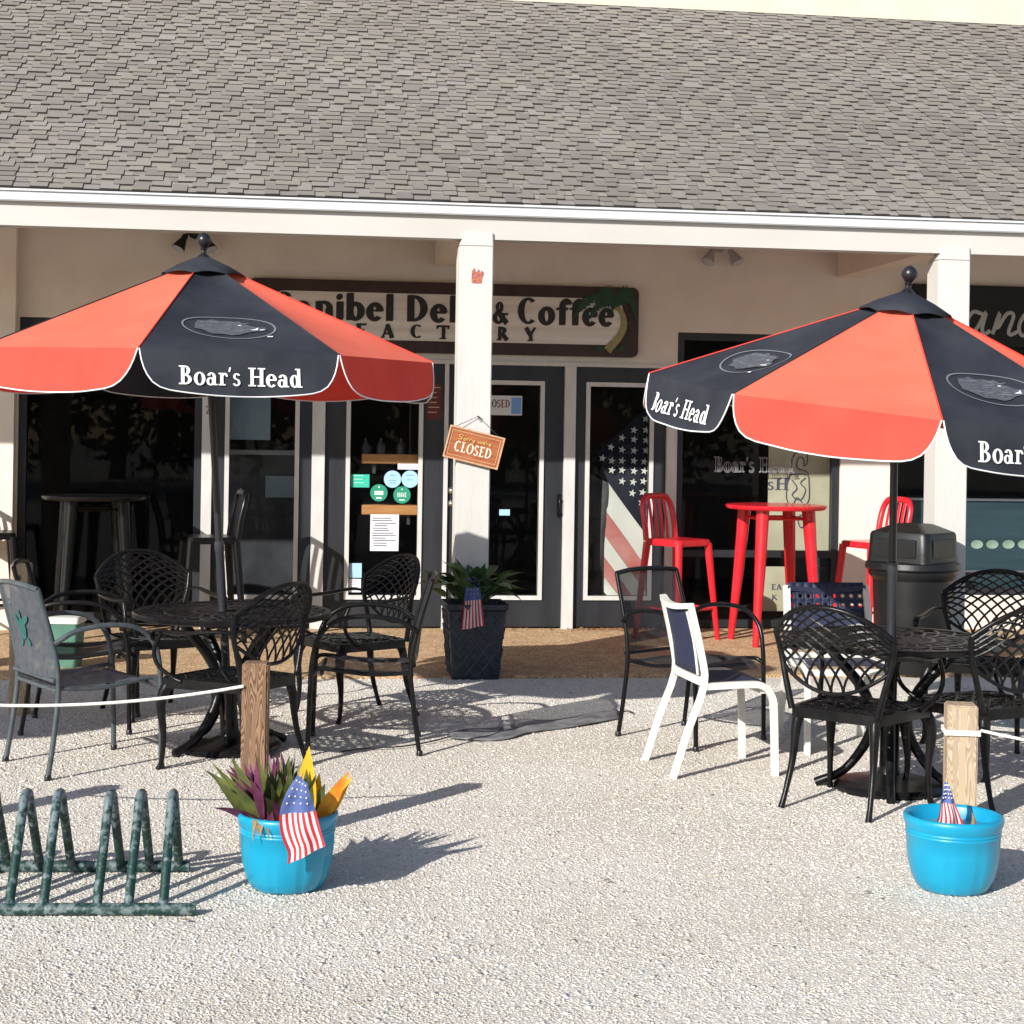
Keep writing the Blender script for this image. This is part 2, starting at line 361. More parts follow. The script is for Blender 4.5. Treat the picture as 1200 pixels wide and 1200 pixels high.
def _glyph(c):
    R, A, Ln, t = _rect, _arc, _line, TH
    sf = lambda x0, x1, y: R(x0, x1, y, y+.07)
    G = {
    'B': (.80, [R(.12,.12+t,0,1), sf(.0,.36,0), sf(.0,.36,.93), A(.34,.745,.30,.255,-90,90), A(.34,.27,.38,.27,-90,90)]),
    'o': (.68, [A(.33,.33,.33,.36,0,360)]),
    'a': (.66, [R(.36,.36+t*.9,.06,.48), A(.29,.46,.25,.22,0,165,t*.9), A(.24,.20,.24,.22,0,360,t*.8), R(.36,.64,0,.07)]),
    'r': (.52, [R(.10,.10+t*.9,0,.66), sf(0,.40,0), sf(0,.28,.60), A(.36,.50,.17,.18,-10,180,.12,.10)]),
    's': (.50, [A(.24,.50,.21,.18,20,270,t*.7), A(.22,.18,.23,.20,-160,90,t*.7)]),
    "'": (.22, [Ln(.12,.98,.06,.74,.10)]),
    'H': (.98, [R(.12,.12+t,0,1), R(.66,.66+t,0,1), R(.3,.7,.47,.55), sf(0,.44,0), sf(0,.44,.93), sf(.54,.98,0), sf(.54,.98,.93)]),
    'e': (.62, [A(.31,.33,.31,.36,5,318), R(.14,.58,.33,.40)]),
    'd': (.74, [R(.44,.44+t*.9,0,1.02), A(.28,.33,.28,.35,0,360), R(.44,.72,0,.07), R(.32,.62,.95,1.02)]),
    'S': (.66, [A(.32,.74,.28,.27,20,270,t*.9,.10), A(.30,.26,.31,.28,-160,90,t*.9,.10)]),
    'n': (.70, [R(.06,.06+t,0,.68), A(.34,.42,.32,.28,0,150,t), R(.66-t,.66,0,.43)]),
    'i': (.32, [R(.06,.06+t,0,.68), A(.16,.87,.11,.11,0,360,.1,.1)]),
    'b': (.72, [R(.06,.06+t,0,1.02), A(.38,.33,.32,.36,0,360)]),
    'l': (.32, [R(.06,.06+t,0,1.02)]),
    'D': (.86, [R(.08,.08+t,0,1), A(.30,.5,.50,.5,-90,90,t,.09)]),
    'C': (.80, [A(.42,.5,.42,.52,48,312,t*1.1,.10)]),
    'f': (.48, [R(.12,.12+t,0,.76), A(.38,.74,.26,.28,15,180,t,.11), R(0,.46,.58,.66)]),
    '&': (.86, [A(.36,.74,.22,.26,0,360,t*.8,.09), A(.34,.27,.34,.29,70,400,t,.10), Ln(.24,.62,.80,.0,t*.9), R(.5,.86,.40,.47)]),
    'F': (.66, [R(.08,.08+t,0,1), R(.08,.62,.90,1), R(.08,.5,.46,.56), R(0,.4,0,.06)]),
    'A': (.84, [Ln(.10,0,.40,1,t*.6), Ln(.40,1,.74,0,t), R(.2,.62,.26,.35), R(0,.24,0,.06), R(.56,.84,0,.06)]),
    'T': (.80, [R(.30,.30+t,0,1), R(0,.80,.90,1), R(0,.10,.76,1), R(.70,.80,.76,1), R(.18,.62,0,.06)]),
    'O': (.88, [A(.44,.5,.44,.52,0,360,t*1.1,.09)]),
    'R': (.84, [R(.08,.08+t,0,1), A(.32,.72,.34,.28,-90,90,t,.09), Ln(.40,.46,.74,0,t), R(0,.36,0,.06)]),
    'Y': (.84, [Ln(.42,.45,.42,0,t), Ln(.12,1,.42,.42,t), Ln(.72,1,.42,.42,t*.6), R(.22,.62,0,.06)]),
    'L': (.66, [R(.10,.10+t,0,1), R(0,.62,0,.09), R(.54,.62,0,.24), sf(0,.40,.93)]),
    'E': (.70, [R(.10,.10+t,0,1), R(0,.64,0,.09), R(0,.62,.91,1), R(.1,.48,.46,.54), R(.56,.64,0,.22), R(.56,.62,.8,1)]),
    'K': (.80, [R(.10,.10+t,0,1), Ln(.3,.45,.7,1,.10), Ln(.36,.55,.76,0,t)]),
    'V': (.80, [Ln(.12,1,.42,0,t), Ln(.42,0,.72,1,t*.5)]),
    'w': (.86, [Ln(.06,.66,.24,0,.15), Ln(.24,0,.42,.6,.07), Ln(.42,.66,.60,0,.15), Ln(.60,0,.80,.66,.07)]),
    'y': (.66, [Ln(.10,.66,.32,.05,.15), Ln(.60,.66,.22,-.25,.08)]),
    '2': (.62, [A(.30,.72,.28,.28,-20,170,.16,.10), Ln(.50,.62,.10,.06,.13), R(.04,.58,0,.11)]),
    ' ': (.34, []),
    }
    return G.get(c, G[' '])
def text_strips(txt, track=0.0):
    out = []; x = 0
    for ch in txt:
        adv, st = _glyph(ch)
        for q in st: out.append([((a[0]+x, a[1]), (b[0]+x, b[1])) for a, b in q])
        x += adv+.04+track
    return out, x
def text_mesh(mb, txt, fn, h, width=None, x0=0, y0=0, align='l', mi=0, track=0.0, slant=0.0, off=.0, lay=.00025):
    st, w = text_strips(txt, track); sx = h if width is None else width/w
    ox = x0 - (w*sx/2 if align == 'c' else 0)
    for k, q in enumerate(st):
        tr = lambda p: (ox+(p[0]+slant*p[1])*sx, y0+p[1]*h)
        mb.strip([tr(a) for a, b in q], [tr(b) for a, b in q], fn, off+lay*(k % 7), mi)
    return w*sx
def flatY(Y):                                   # lettering plane facing the viewer, (x, z) -> at Y
    return lambda x, z, o: (x, Y-o, z)
# ================================================================== SETTING
def tintattr(me, cols, dom='FACE'):
    a = me.attributes.new('tint', 'FLOAT_COLOR', dom); a.data.foreach_set('color', np.asarray(cols, dtype=np.float32).ravel())
g = MB(); g.sheet(lambda u, v: (-140+280*u, -140+280*v, 0), 8, 8)
tag(g.build('gravel_lot', 'gravel'), None, None, kind='structure')
def stones(n):
    d = np.sqrt(RNG.uniform(4.25**2, 11.02**2, n)); s = RNG.uniform(-.33, .33, n)*d
    # a few more in drifts
    X = RX.x*s+FW.x*d; Y = RX.y*s+FW.y*d
    k = (Y < YP-.01); X, Y, d = X[k], Y[k], d[k]; n = len(X)
    r = np.exp(RNG.normal(math.log(.0040), .38, n)).clip(.002, .012)
    base = np.array([[x, y, z] for x in (-1, 1) for y in (-1, 1) for z in (-1, 1)], dtype=np.float64)*.62
    P = base[None]*RNG.uniform(.55, 1.35, (n, 8, 3))
    P *= RNG.uniform(.6, 1.3, (n, 1, 3)); P[:, :, 2] *= .42
    a = RNG.uniform(0, 2*PI, n); c, sn = np.cos(a), np.sin(a)
    tl = RNG.normal(0, .25, n); ct, st = np.cos(tl), np.sin(tl)
    y2 = P[:, :, 1]*ct[:, None]-P[:, :, 2]*st[:, None]; z2 = P[:, :, 1]*st[:, None]+P[:, :, 2]*ct[:, None]
    x3 = P[:, :, 0]*c[:, None]-y2*sn[:, None]; y3 = P[:, :, 0]*sn[:, None]+y2*c[:, None]
    V = np.stack([x3*r[:, None]+X[:, None], y3*r[:, None]+Y[:, None], z2*r[:, None]+(r*.06)[:, None]], 2).reshape(-1, 3)
    q = np.array([[0,1,3,2],[4,6,7,5],[0,4,5,1],[2,3,7,6],[0,2,6,4],[1,5,7,3]])
    F = (q[None]+(np.arange(n)*8)[:, None, None]).reshape(-1, 4)
    me = bpy.data.meshes.new('gravel'); me.vertices.add(len(V)); me.vertices.foreach_set('co', V.ravel())
    me.loops.add(F.size); me.loops.foreach_set('vertex_index', F.ravel().astype(np.int32))
    me.polygons.add(len(F)); me.polygons.foreach_set('loop_start', np.arange(0, F.size, 4, dtype=np.int32))
    me.polygons.foreach_set('loop_total', np.full(len(F), 4, dtype=np.int32)); me.update(calc_edges=True)
    pal = np.array([[.72,.69,.63],[.65,.61,.54],[.78,.76,.72],[.54,.49,.42],[.66,.60,.50],[.33,.29,.25],[.58,.56,.53]])
    w = np.array([.32,.22,.23,.09,.07,.02,.05]); idx = RNG.choice(7, n, p=w/w.sum())
    lowf = .5+.25*np.sin(X*1.9+Y*.8+1.3*np.sin(Y*1.1))+.25*np.sin(X*.7-Y*1.6+2+np.sin(X*2.3)); col = pal[idx]*RNG.uniform(.90, 1.07, (n, 1))*(1.02-.13*lowf[:, None]*np.array([.8, 1, 1.25])); col = np.concatenate([col, np.ones((n, 1))], 1)
    tintattr(me, np.repeat(col, 6, 0)); me.materials.append(M['stone'])
    o = bpy.data.objects.new('gravel', me); COL.objects.link(o); tag(o, 'loose pale shell gravel spread over the lot in front of the shop', 'gravel', kind='stuff')
stones(260000)

porch = MB()
pts = 160; x0p, x1p = -7.0, 10.0
edge = [(x0p+(x1p-x0p)*i/pts, YP+.010*math.sin(i*1.7)+.012*math.sin(i*.61)) for i in range(pts+1)]
vs = [(x, y, -.05) for x, y in edge]+[(x, y, ZP-.006) for x, y in edge]+[(x, y+.02, ZP) for x, y in edge]+[(x, YW+.3, ZP) for x, y in edge]
n1 = pts+1; porch.add(vs, [(r*n1+i, r*n1+i+1, (r+1)*n1+i+1, (r+1)*n1+i) for r in range(3) for i in range(pts)])
tag(porch.build('porch_pavement', 'aggregate'), None, None, kind='structure')

# ------------------------------------------------------------------ the shop building
B = thing('shop_building', 'low cream shop building with shingled roof, square porch columns and dark glazed doors', 'building', (0, 0, 0))
def part(name, m, boxes, parent=None, bevel=0.0):
    mb = MB()
    for b in boxes: mb.box(*b)
    return mb.build(name, m, parent or B, bevel=bevel)
ZT = 3.125; zD, zW = 2.155, 2.42
xs = {k: wx(k) for k in (18, 20, 236, 248, 365, 380, 660, 673, 780, 792, 985, 1043)}
XL, XR = -7.0, 10.0; xR2 = wx(1330)
wy0, wy1 = YW, YW+.22
part('wall', 'wall', [(XL, xs[20], wy0, wy1, 0, ZT), (xs[20], xs[248], wy0, wy1, zW, ZT), (xs[248], xs[792], wy0, wy1, zD, ZT),
     (xs[792], xs[985], wy0, wy1, zW, ZT), (xs[985], xs[1043], wy0, wy1, 0, ZT), (xs[1043], xR2, wy0, wy1, zW, ZT), (xs[1043], xR2, wy0, wy1, 0, .30), (xR2, XR, wy0, wy1, 0, ZT)])
part('pilaster', 'wall', [(wx(18)-.45, wx(18), YW-.12, YW-.001, ZP, ZT)])
# porch ceiling, beam, eave
part('porch_ceiling', 'ceiling', [(XL, XR, YF+.152, YW-.002, ZT-.02, ZT+.012)])
part('fascia', 'fascia', [(XL, XR, YF, YF+.15, 2.868, 3.06)])
part('gutter', 'gutter', [(XL, XR, YF-.045, YF-.002, 3.022, 3.100), (XL, XR, YF-.056, YF-.045, 3.080, 3.104)], bevel=.006)
th = rad(35); ey, ez = YF-.05, 3.106; SL = 3.66; cs, sn_ = math.cos(th), math.sin(th)
def roofpt(x, s, o): return Vector((x, ey+s*cs-o*sn_, ez+s*sn_+o*cs))
rb = MB(); vs = [roofpt(x, s, o) for x in (XL, XR) for s in (0, SL+.1) for o in (-.05, 0)]
rb.add(vs, [(0,1,3,2),(4,6,7,5),(0,4,5,1),(2,3,7,6),(0,2,6,4),(1,5,7,3)]); roof = rb.build('roof', 'roofbase', B)
# laminated shingles: staggered tabs laid course by course
V, F, C = [], [], []
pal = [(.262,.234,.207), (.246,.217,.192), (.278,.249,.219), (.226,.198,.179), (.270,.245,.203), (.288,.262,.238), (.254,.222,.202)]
row = .069; nr = int(SL/row)+1
def slabtab(xa, xb, s0, s1, o0, o1, col):
    b = len(V); j = [random.uniform(-.003, .003) for _ in range(2)]
    for x, s, o in ((xa, s0+j[0], o0), (xb, s0+j[1], o0), (xb, s1, o1), (xa, s1, o1), (xa, s0+j[0], -.001), (xb, s0+j[1], -.001), (xb, s1, -.001), (xa, s1, -.001)):
        V.append(tuple(roofpt(x, s, o)))
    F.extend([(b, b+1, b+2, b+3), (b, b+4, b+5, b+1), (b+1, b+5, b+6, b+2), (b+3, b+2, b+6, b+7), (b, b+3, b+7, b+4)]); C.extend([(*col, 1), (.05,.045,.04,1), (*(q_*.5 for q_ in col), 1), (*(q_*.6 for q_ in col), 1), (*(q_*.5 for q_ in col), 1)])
for k in range(nr):
    s0 = k*row
    x = XL+random.uniform(0, .25)
    while x < XR:
        w = random.uniform(.13, .28); c = random.choice(pal); q = random.uniform(.98, 1.1)
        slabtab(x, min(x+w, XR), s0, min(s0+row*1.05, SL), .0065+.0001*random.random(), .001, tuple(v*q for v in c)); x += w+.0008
    x = XL+random.uniform(0, .2)
    while x < XR:
        w = random.uniform(.085, .17); c = random.choice(pal); q = random.uniform(.88, 1.04)*(1-.10*math.sin(x*.9+s0*.6)*math.sin(s0*1.7+x*.35+1))
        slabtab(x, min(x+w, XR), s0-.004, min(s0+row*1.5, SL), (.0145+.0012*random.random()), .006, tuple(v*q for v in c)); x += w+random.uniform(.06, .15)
sm = bpy.data.meshes.new('shingles'); sm.from_pydata(V, [], F); tintattr(sm, C); sm.materials.append(M['shingle'])
so = bpy.data.objects.new('shingles', sm); COL.objects.link(so); so.parent = roof
yt = ey+SL*cs; zt = ez+SL*sn_
part('upper_wall', 'upper', [(XL, XR, yt, yt+.2, zt-.05, zt+1.3)])
part('upper_trim', 'upper', [(XL, XR, yt-.03, yt-.002, zt+.32, zt+1.3), (XL, XR, yt-.02, yt-.002, zt+.0, zt+.05)])
# columns with crossbeams to the wall
xc = onY(555, 520, YC).x; xr = onY(1115.5, 520, YC).x; dx = xr-xc
for i, x in enumerate((xc-dx, xc, xr, xr+dx)):
    w = .113
    c = MB(); tp = 2.915; c.box(x-w, x+w, YC, YC+.22, ZP, tp-.09)
    c.add([(x-w, YC, tp-.0902), (x+w, YC, tp-.0902), (x+w, YC+.22, tp-.0902), (x-w, YC+.22, tp-.0902), (x-w+.035, YC, tp), (x+w-.004, YC, tp), (x+w-.004, YC+.013, tp), (x-w+.035, YC+.013, tp),],
          [(4,5,6,7), (0,1,5,4), (1,2,6,5), (2,3,7,6), (3,0,4,7)])
    c.build('column', 'column', B, bevel=.006)
    if i: part('crossbeam', 'ceiling', [(x-.09, x+.09, YC+.222, YW-.003, 2.90, ZT-.025)])
# doors --------------------------------------------------------------
z0g, z1g, zt_ = .284, 1.968, 2.123
def pane(parent, x0, x1, z0, z1, y):
    p = MB(); p.add([(x0, y, z0), (x1, y, z0), (x1, y, z1), (x0, y, z1)], [(0,1,2,3)]); return p.build('pane', 'glass', parent)
def door(u0, u1, g0, g1, name='door', label=None):
    x0, x1, a, b = wx(u0)+.002, wx(u1)-.002, wx(g0), wx(g1); y0, y1 = YW+.012, YW+.055
    d = MB(); d.box(x0, a, y0, y1, .035, zt_); d.box(b, x1, y0, y1, .035, zt_); d.box(a, b, y0+.0005, y1, .035, z0g-.0); d.box(a, b, y0+.0005, y1, z1g, zt_)
    o = d.build(name, 'door', B)
    if label: o['label'] = label
    t = .034; tr = MB()
    tr.box(a-t, a, y0-.016, y1+.01, z0g-t, z1g+t); tr.box(b, b+t, y0-.016, y1+.01, z0g-t, z1g+t)
    tr.box(a, b, y0-.0165, y1+.01, z0g-t, z0g); tr.box(a, b, y0-.0165, y1+.01, z1g, z1g+t)
    tr.build('glass_trim', 'white', o); pane(o, a, b, z0g, z1g, y0+.02); return o
D1 = door(248, 365, 268, 345); D2 = door(380, 519.5, 410, 490); D3 = door(524.5, 660, 553, 632); D4 = door(673, 780, 690.5, 760.5)
part('door_post', 'white', [(wx(236), wx(248), YW-.03, YW+.09, ZP, 2.42)])
for a, b in ((365, 380), (660, 673), (780, 792)): part('door_post', 'white', [(wx(a), wx(b), YW-.028, YW+.09, ZP, zt_)])
part('astragal', 'white', [(wx(519.6), wx(524.4), YW-.012, YW+.06, ZP, zt_)])
part('door_head', 'white', [(wx(248)+.001, wx(792), YW-.02, YW+.09, zt_+.001, zD-.001)])
for v in (575, 590):
    l = MB(); l.lathe([(0, 0), (.024, 0), (.026, .012), (.018, .02), (.012, .03), (0, .032)], 16); l.xf(Matrix.Translation((wx(529), YW+.011, wz(529, v))) @ Matrix.Rotation(rad(90), 4, 'X'))
    l.build('lock', 'brass', D3, smooth=True)
h = MB(); hx = wx(655); h.box(hx-.012, hx+.012, YW-.006, YW+.011, .92, 1.10); h.tube([(hx, YW-.005, 1.06), (hx, YW-.05, 1.06), (hx, YW-.05, .96), (hx, YW-.005, .96)], .008, 8, 3); h.build('handle', 'tube_black', D3, smooth=True)
tx = MB(); text_mesh(tx, '2', flatY(YW-.031), .062, .032, wx(242.5), wz(242, 485), 'c'); D = tx.build('house_number', 'letter_black', B)
# windows ------------------------------------------------------------
def window(x0, x1, z0, z1, bars=(), fw=.06):
    y0, y1 = YW+.03, YW+.10
    f = MB(); f.box(x0, x0+fw, y0, y1, z0, z1); f.box(x1-fw, x1, y0, y1, z0, z1); f.box(x0+fw, x1-fw, y0+.001, y1, z0, z0+fw); f.box(x0+fw, x1-fw, y0+.001, y1, z1-fw, z1)
    w = f.build('window', 'door', B)
    for zb in bars: part('muntin', 'door', [(x0+fw, x1-fw, y0-.003, y1, zb-.028, zb+.028)], w)
    pane(w, x0+fw, x1-fw, z0+fw, z1-fw, YW+.065); return w
W1 = window(xs[20], xs[236], .08, zW)
W2 = window(xs[792], xs[985], .03, zW, (wz(880, 648)-.01,))
W3 = window(xs[1043], xR2, .30, zW, ())
# the dim room behind the glass
yb = YW+5.0; xa, xz = XL+.3, XR-.3
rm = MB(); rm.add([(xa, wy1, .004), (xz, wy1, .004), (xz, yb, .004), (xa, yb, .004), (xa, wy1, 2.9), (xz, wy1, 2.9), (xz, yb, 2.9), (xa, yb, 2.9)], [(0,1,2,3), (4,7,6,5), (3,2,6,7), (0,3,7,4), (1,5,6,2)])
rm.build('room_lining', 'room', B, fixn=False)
# outer shell so the building is closed
part('rear_wall', 'wall', [(XL, XR, yb+.05, yb+.25, 0, 5.4), (XL-.2, XL-.002, YW+.22, yb+.25, 0, 5.2), (XR+.002, XR+.2, YW+.22, yb+.25, 0, 5.2)])

# ------------------------------------------------------------------ things inside, seen through the glass
def inner(name, label, cat, m, u0, u1, v0, v1, y, t=.02, group=None, bevel=.0):
    a = onY(u0, v1, y); b = onY(u1, v0, y); mb = MB(); mb.box(a.x, b.x, y, y+t, a.z, b.z)
    return tag(mb.build(name, m, bevel=bevel), label, cat, group)
inner('notice_board', 'blank blue grey board behind the glass of the door left of the stickers', 'board', 'greyboard', 266, 318, 425, 515, YW+.30)
c = thing('service_counter', 'dark service counter with pale box front inside the left glazed door', 'counter', (0, 0, 0))
a = onY(250, 640, YW+1.1); b = onY(372, 520, YW+1.1)
q = MB(); q.box(a.x, b.x, YW+1.1, YW+1.6, .005, b.z-.1); q.build('cabinet', 'counter', c)
q = MB(); q.box(a.x-.03, b.x+.03, YW+1.05, YW+1.65, b.z-.1, b.z-.06); q.build('worktop', 'steel', c)
q = MB(); q.box(onY(311, 570, YW+1.08).x, onY(349, 570, YW+1.08).x, YW+1.075, YW+1.098, onY(330, 583, YW+1.08).z, onY(330, 558, YW+1.08).z); q.build('front_panel', 'greyboard', c)
for i, (v0, v1, t) in enumerate(((533, 543, 'upper orange wooden shelf board behind the glass door'), (592.5, 603, 'lower orange wooden shelf board above the white menu sheet'))):
    s = thing('wall_shelf', t, 'shelf', (0, 0, 0), group='wooden shelves behind the door')
    a = onY(424, v1, YW+.05); b = onY(494, v0, YW+.05)
    q = MB(); q.box(a.x, b.x, YW+.05, YW+.25, a.z, b.z)
    q.build('shelf_board', 'shelfwood', s, bevel=.004)
    q = MB()
    for x in (a.x+.1, b.x-.1): q.box(x-.012, x+.012, YW+.10, YW+.25, a.z-.08, a.z-.001)
    q.build('bracket', 'counter', s)
for u, w, hgt, nm in ((428, 5, 15, 'dark'), (446, 6, 18, 'dark'), (470, 5, 13, 'dark')):
    p = onY(u, 533, YW+.15); k = MB(); k.lathe([(0, 0), (.035, 0), (.038, .05), (.03, .085), (.012, .10), (.012, .13), (0, .13)], 14, (p.x, YW+.15, p.z+.004))
    tag(k.build('bottle', 'counter', smooth=True), {428: 'dark bottle at left end of the upper shelf', 446: 'dark bottle in the middle of the upper shelf', 470: 'dark bottle at right of the upper shelf'}[u], 'bottle', 'bottles on the upper shelf')
# right-hand display
dc = thing('display_counter', 'blue teal display counter inside the far right window', 'counter', (0, 0, 0))
yd = YW+.45; zc = onY(1160, 587, yd).z; zl = onY(1160, 668, yd).z
q = MB(); q.box(xs[1043]-.3, xR2+.2, yd, yd+.6, zl, zc); q.box(xs[1043]-.3, xR2+.2, yd+.02, yd+.6, .005, zl-.02); q.build('cabinet', 'teal_panel', dc)
q = MB(); q.box(xs[1043]-.3, xR2+.2, yd-.02, yd+.6, zc, zc+.02); q.box(xs[1043]-.3, xR2+.2, yd-.015, yd+.6, zl-.019, zl-.002); q.build('metal_edge', 'steel', dc)
for i, u in enumerate((1145, 1163, 1182, 1200)):
    p = onY(u, 638, yd-.012); k = MB(); k.lathe([(0, -.012), (.03, -.012), (.048, 0), (.05, .004), (.03, .0), (0, -.002)], 20)
    k.xf(Matrix.Translation((p.x, yd-.006, p.z)) @ Matrix.Rotation(rad(90), 4, 'X') @ Matrix.Diagonal((1.1, .75, 1, 1)))
    tag(k.build('plate', 'paleplate', smooth=True), ['leftmost', 'second from left', 'third from left', 'rightmost'][i]+' pale green oval plate on the teal counter front', 'plate', 'oval plates on the counter front')
# tan paper banner in the window with outlined drawing
yk = YW+.14; pb = thing('paper_banner', 'tall tan paper banner with black outline drawing inside the right window', 'banner', (0, 0, 0))
a = onY(899, 648, yk); b = onY(974, 470, yk)
q = MB(); q.box(a.x, b.x, yk, yk+.006, a.z+.02, min(b.z, 2.3)); q.build('sheet', 'kraft', pb)
def px(y): return lambda u, v, o: tuple(onY(u, v, y-o))
def pxlines(name, m, parent, lines, y, r=.004):
    q = MB()
    for ln in lines: q.tube([onY(u, v, y) for u, v in ln], r, 5, 3)
    return q.build(name, m, parent, smooth=True)
pxlines('outline_drawing', 'ink', pb, [
    [(928,548),(929,536),(937,527),(945,529),(946,542),(942,546),(942,538),(936,536),(934,548),(944,552),(948,556)],
    [(926,556),(945,556),(948,566),(946,590),(924,590),(922,570),(926,556)],
    [(928,562),(934,572),(928,580),(938,586),(944,574),(938,566),(944,560)], [(930,590),(934,583),(940,589)],
    [(934,606),(945,602),(947,614),(938,618),(934,606)]], yk-.004, .0045)
def pt(u0, v0, sc, y):
    p = onY(u0, v0, y); return lambda x, z, o: (p.x+x*sc, y-o, p.z+z*sc)
tm = MB(); text_mesh(tm, 'sH', pt(899, 574, 1, yk-.002), .10, .19); tm.build('lettering', 'ink', pb)
lo = thing('paper_sign', 'small tan paper sign low behind the red table', 'sign', (0, 0, 0))
a = onY(893, 716, yk); b = onY(921, 664, yk); q = MB(); q.box(a.x, b.x, yk, yk+.006, a.z, b.z); q.build('sheet', 'kraft', lo)
tm = MB(); text_mesh(tm, 'EA', pt(904, 691, 1, yk-.002), .045, .09); text_mesh(tm, 'K', pt(904, 703, 1, yk-.002), .045, .05); tm.build('lettering', 'ink', lo)
# thin outlined name on the glass
wl = MB()
p = onY(837, 553, YW+.06)
st, wtot = text_strips("Boar's Head"); sc = (onY(931, 553, YW+.06).x-p.x)/wtot
for qd in st:
    A_ = [(p.x+a[0]*sc, YW+.06, p.z+a[1]*.125) for a, b in qd]; B_ = [(p.x+b[0]*sc, YW+.06, p.z+b[1]*.125) for a, b in qd]
    for ln in (A_, B_): wl.tube(ln, .0022, 4)
    for k in (0, -1): wl.tube([A_[k], B_[k]], .0022, 4)
wl.build('glass_lettering', 'letter_grey', W2)
# big folded flag behind the right door
fy = YW+.10
fg = thing('large_flag', 'large faded stars and stripes flag draped behind the glass of the right door', 'flag', (0, 0, 0))
def clothpoly(name, m, poly, y, amp=.02, sub=10):
    """poly = 4 picture corners a,b,c,d -> rippled sheet hanging at depth y"""
    P = [onY(u, v, y) for u, v in poly]
    q = MB(); q.sheet(lambda s, t: tuple(((P[0]*(1-s)+P[1]*s)*(1-t)+(P[3]*(1-s)+P[2]*s)*t)+Vector((0, amp*math.sin(5*s+3*t), 0))), sub, sub)
    return q.build(name, m, fg, smooth=True)
clothpoly('canton', 'bigflag_blue', [(700,531),(768,468),(768,640),(713,566)], fy)
stp = [((713,566),(768,642)), ((711,600),(768,680)), ((709,628),(764,704)), ((708,652),(750,712)), ((708,676),(736,712)), ((708,694),(722,712))]
for i, m in enumerate(('bigflag_white', 'bigflag_red', 'bigflag_white', 'bigflag_red', 'bigflag_white')):
    clothpoly('stripe', m, [stp[i][0], stp[i][1], stp[i+1][1], stp[i+1][0]], fy+.03, .012)
clothpoly('shaded_fold', 'bigflag_shade', [(692,556),(713,566),(708,700),(690,700)], fy+.05, .02)
def star(cx, cz, r, y, q):
    vs = [(cx, y, cz)]+[(cx+(r if k % 2 == 0 else r*.42)*math.sin(k*PI/5+.2), y, cz+(r if k % 2 == 0 else r*.42)*math.cos(k*PI/5+.2)) for k in range(10)]
    q.add(vs, [(0, k+1, (k+1) % 10+1) for k in range(10)])
q = MB()
for (u, v) in [(757,491),(743,504),(757,504),(729,513),(743,515),(757,516),(716,524),(729,527),(743,528),(757,528),(706,537),(717,540),(729,540),(743,540),(755,541),(717,551),(729,551),(743,552),(755,552),(729,564),(742,565),(754,564),(741,578),(753,577),(752,589)]:
    p = onY(u, v, fy-.028); star(p.x, p.z, .033, fy-.028, q)
q.build('stars', 'bigflag_white', fg, fixn=False)
# ------------------------------------------------------------------ papers and stickers on the doors
ys = YW+.0305
def disc(name, label, m, u, v, r, grp):
    p = onY(u, v, ys); q = MB(); q.lathe([(0, 0), (r, 0), (r, .0012), (0, .0012)], 28); q.xf(Matrix.Translation((p.x, ys, p.z)) @ Matrix.Rotation(rad(90), 4, 'X'))
    o = tag(q.build(name, m), label, 'sticker', grp); return o, p
def marks(parent, p, rows, m, y, h=.006):
    q = MB()
    for (x0, x1, z) in rows: q.box(p.x+x0, p.x+x1, y-.0006, y-.0001, p.z+z-h/2, p.z+z+h/2)
    return q.build('print', m, parent)
R_ = .0685
o, p = disc('round_sticker', 'left one of the two pale blue round stickers on the glass door', 'blue_sticker', 460, 561.5, R_, 'round stickers on the glass door'); marks(o, p, [(-.02,.02,.03), (-.03,.03,-.01), (-.025,.025,-.03)], 'blue2', ys-.0012)
o, p = disc('round_sticker', 'right one of the two pale blue round stickers on the glass door', 'blue_sticker', 480.5, 561.5, R_, 'round stickers on the glass door'); marks(o, p, [(-.03,.03,.03), (-.025,.02,-.005)], 'blue2', ys-.0012)
o, p = disc('round_sticker', 'dark green round sticker below the left pale blue one', 'green_sticker', 444, 577.5, R_, 'round stickers on the glass door'); marks(o, p, [(-.035,.035,.008), (-.035,.035,-.010), (-.022,.022,-.04), (-.006,.006,.045)], 'print_white', ys-.0012, .012)
o, p = disc('round_sticker', 'dark green round sticker with white word, below the right pale blue one', 'green_sticker', 471, 580, R_, 'round stickers on the glass door')
q = MB(); text_mesh(q, 'HAVE', lambda x, z, oo: (p.x+x, ys-.0014-oo, p.z+z), .034, .075, 0, -.016, 'c'); q.build('print', 'print_white', o); marks(o, p, [(-.022,.022,-.04), (-.006,.006,.045)], 'print_white', ys-.0012, .008)
def sheet_(name, label, m, u0, u1, v0, v1, cat, rows=0, ink='ink', y=None, grp=None):
    y = ys if y is None else y; a = onY(u0, v1, y); b = onY(u1, v0, y); q = MB(); q.box(a.x, b.x, y-.0012, y, a.z, b.z); o = tag(q.build(name, m), label, cat, grp)
    if rows:
        w = b.x-a.x; hh = b.z-a.z; k = MB(); rr = random.Random(int(u0))
        for i in range(rows):
            z = b.z-hh*(.1+.82*i/rows); k.box(a.x+w*rr.uniform(.06,.16), a.x+w*rr.uniform(.55,.92), y-.0018, y-.0014, z-hh*.016, z+hh*.010)
        k.build('print', ink, o)
    return o, a, b
sheet_('card', 'bright teal card stuck on the left of the glass door', 'teal_sticker', 411, 433, 556, 571, 'card', 3, 'print_white')
sheet_('card', 'small white card under the upper wooden shelf', 'paper', 466, 490, 543.5, 550, 'card', 1)
o, a, b = sheet_('menu_sheet', 'white printed menu sheet taped to the glass door', 'paper', 433.5, 467.5, 603, 645.5, 'paper sheet', 12)
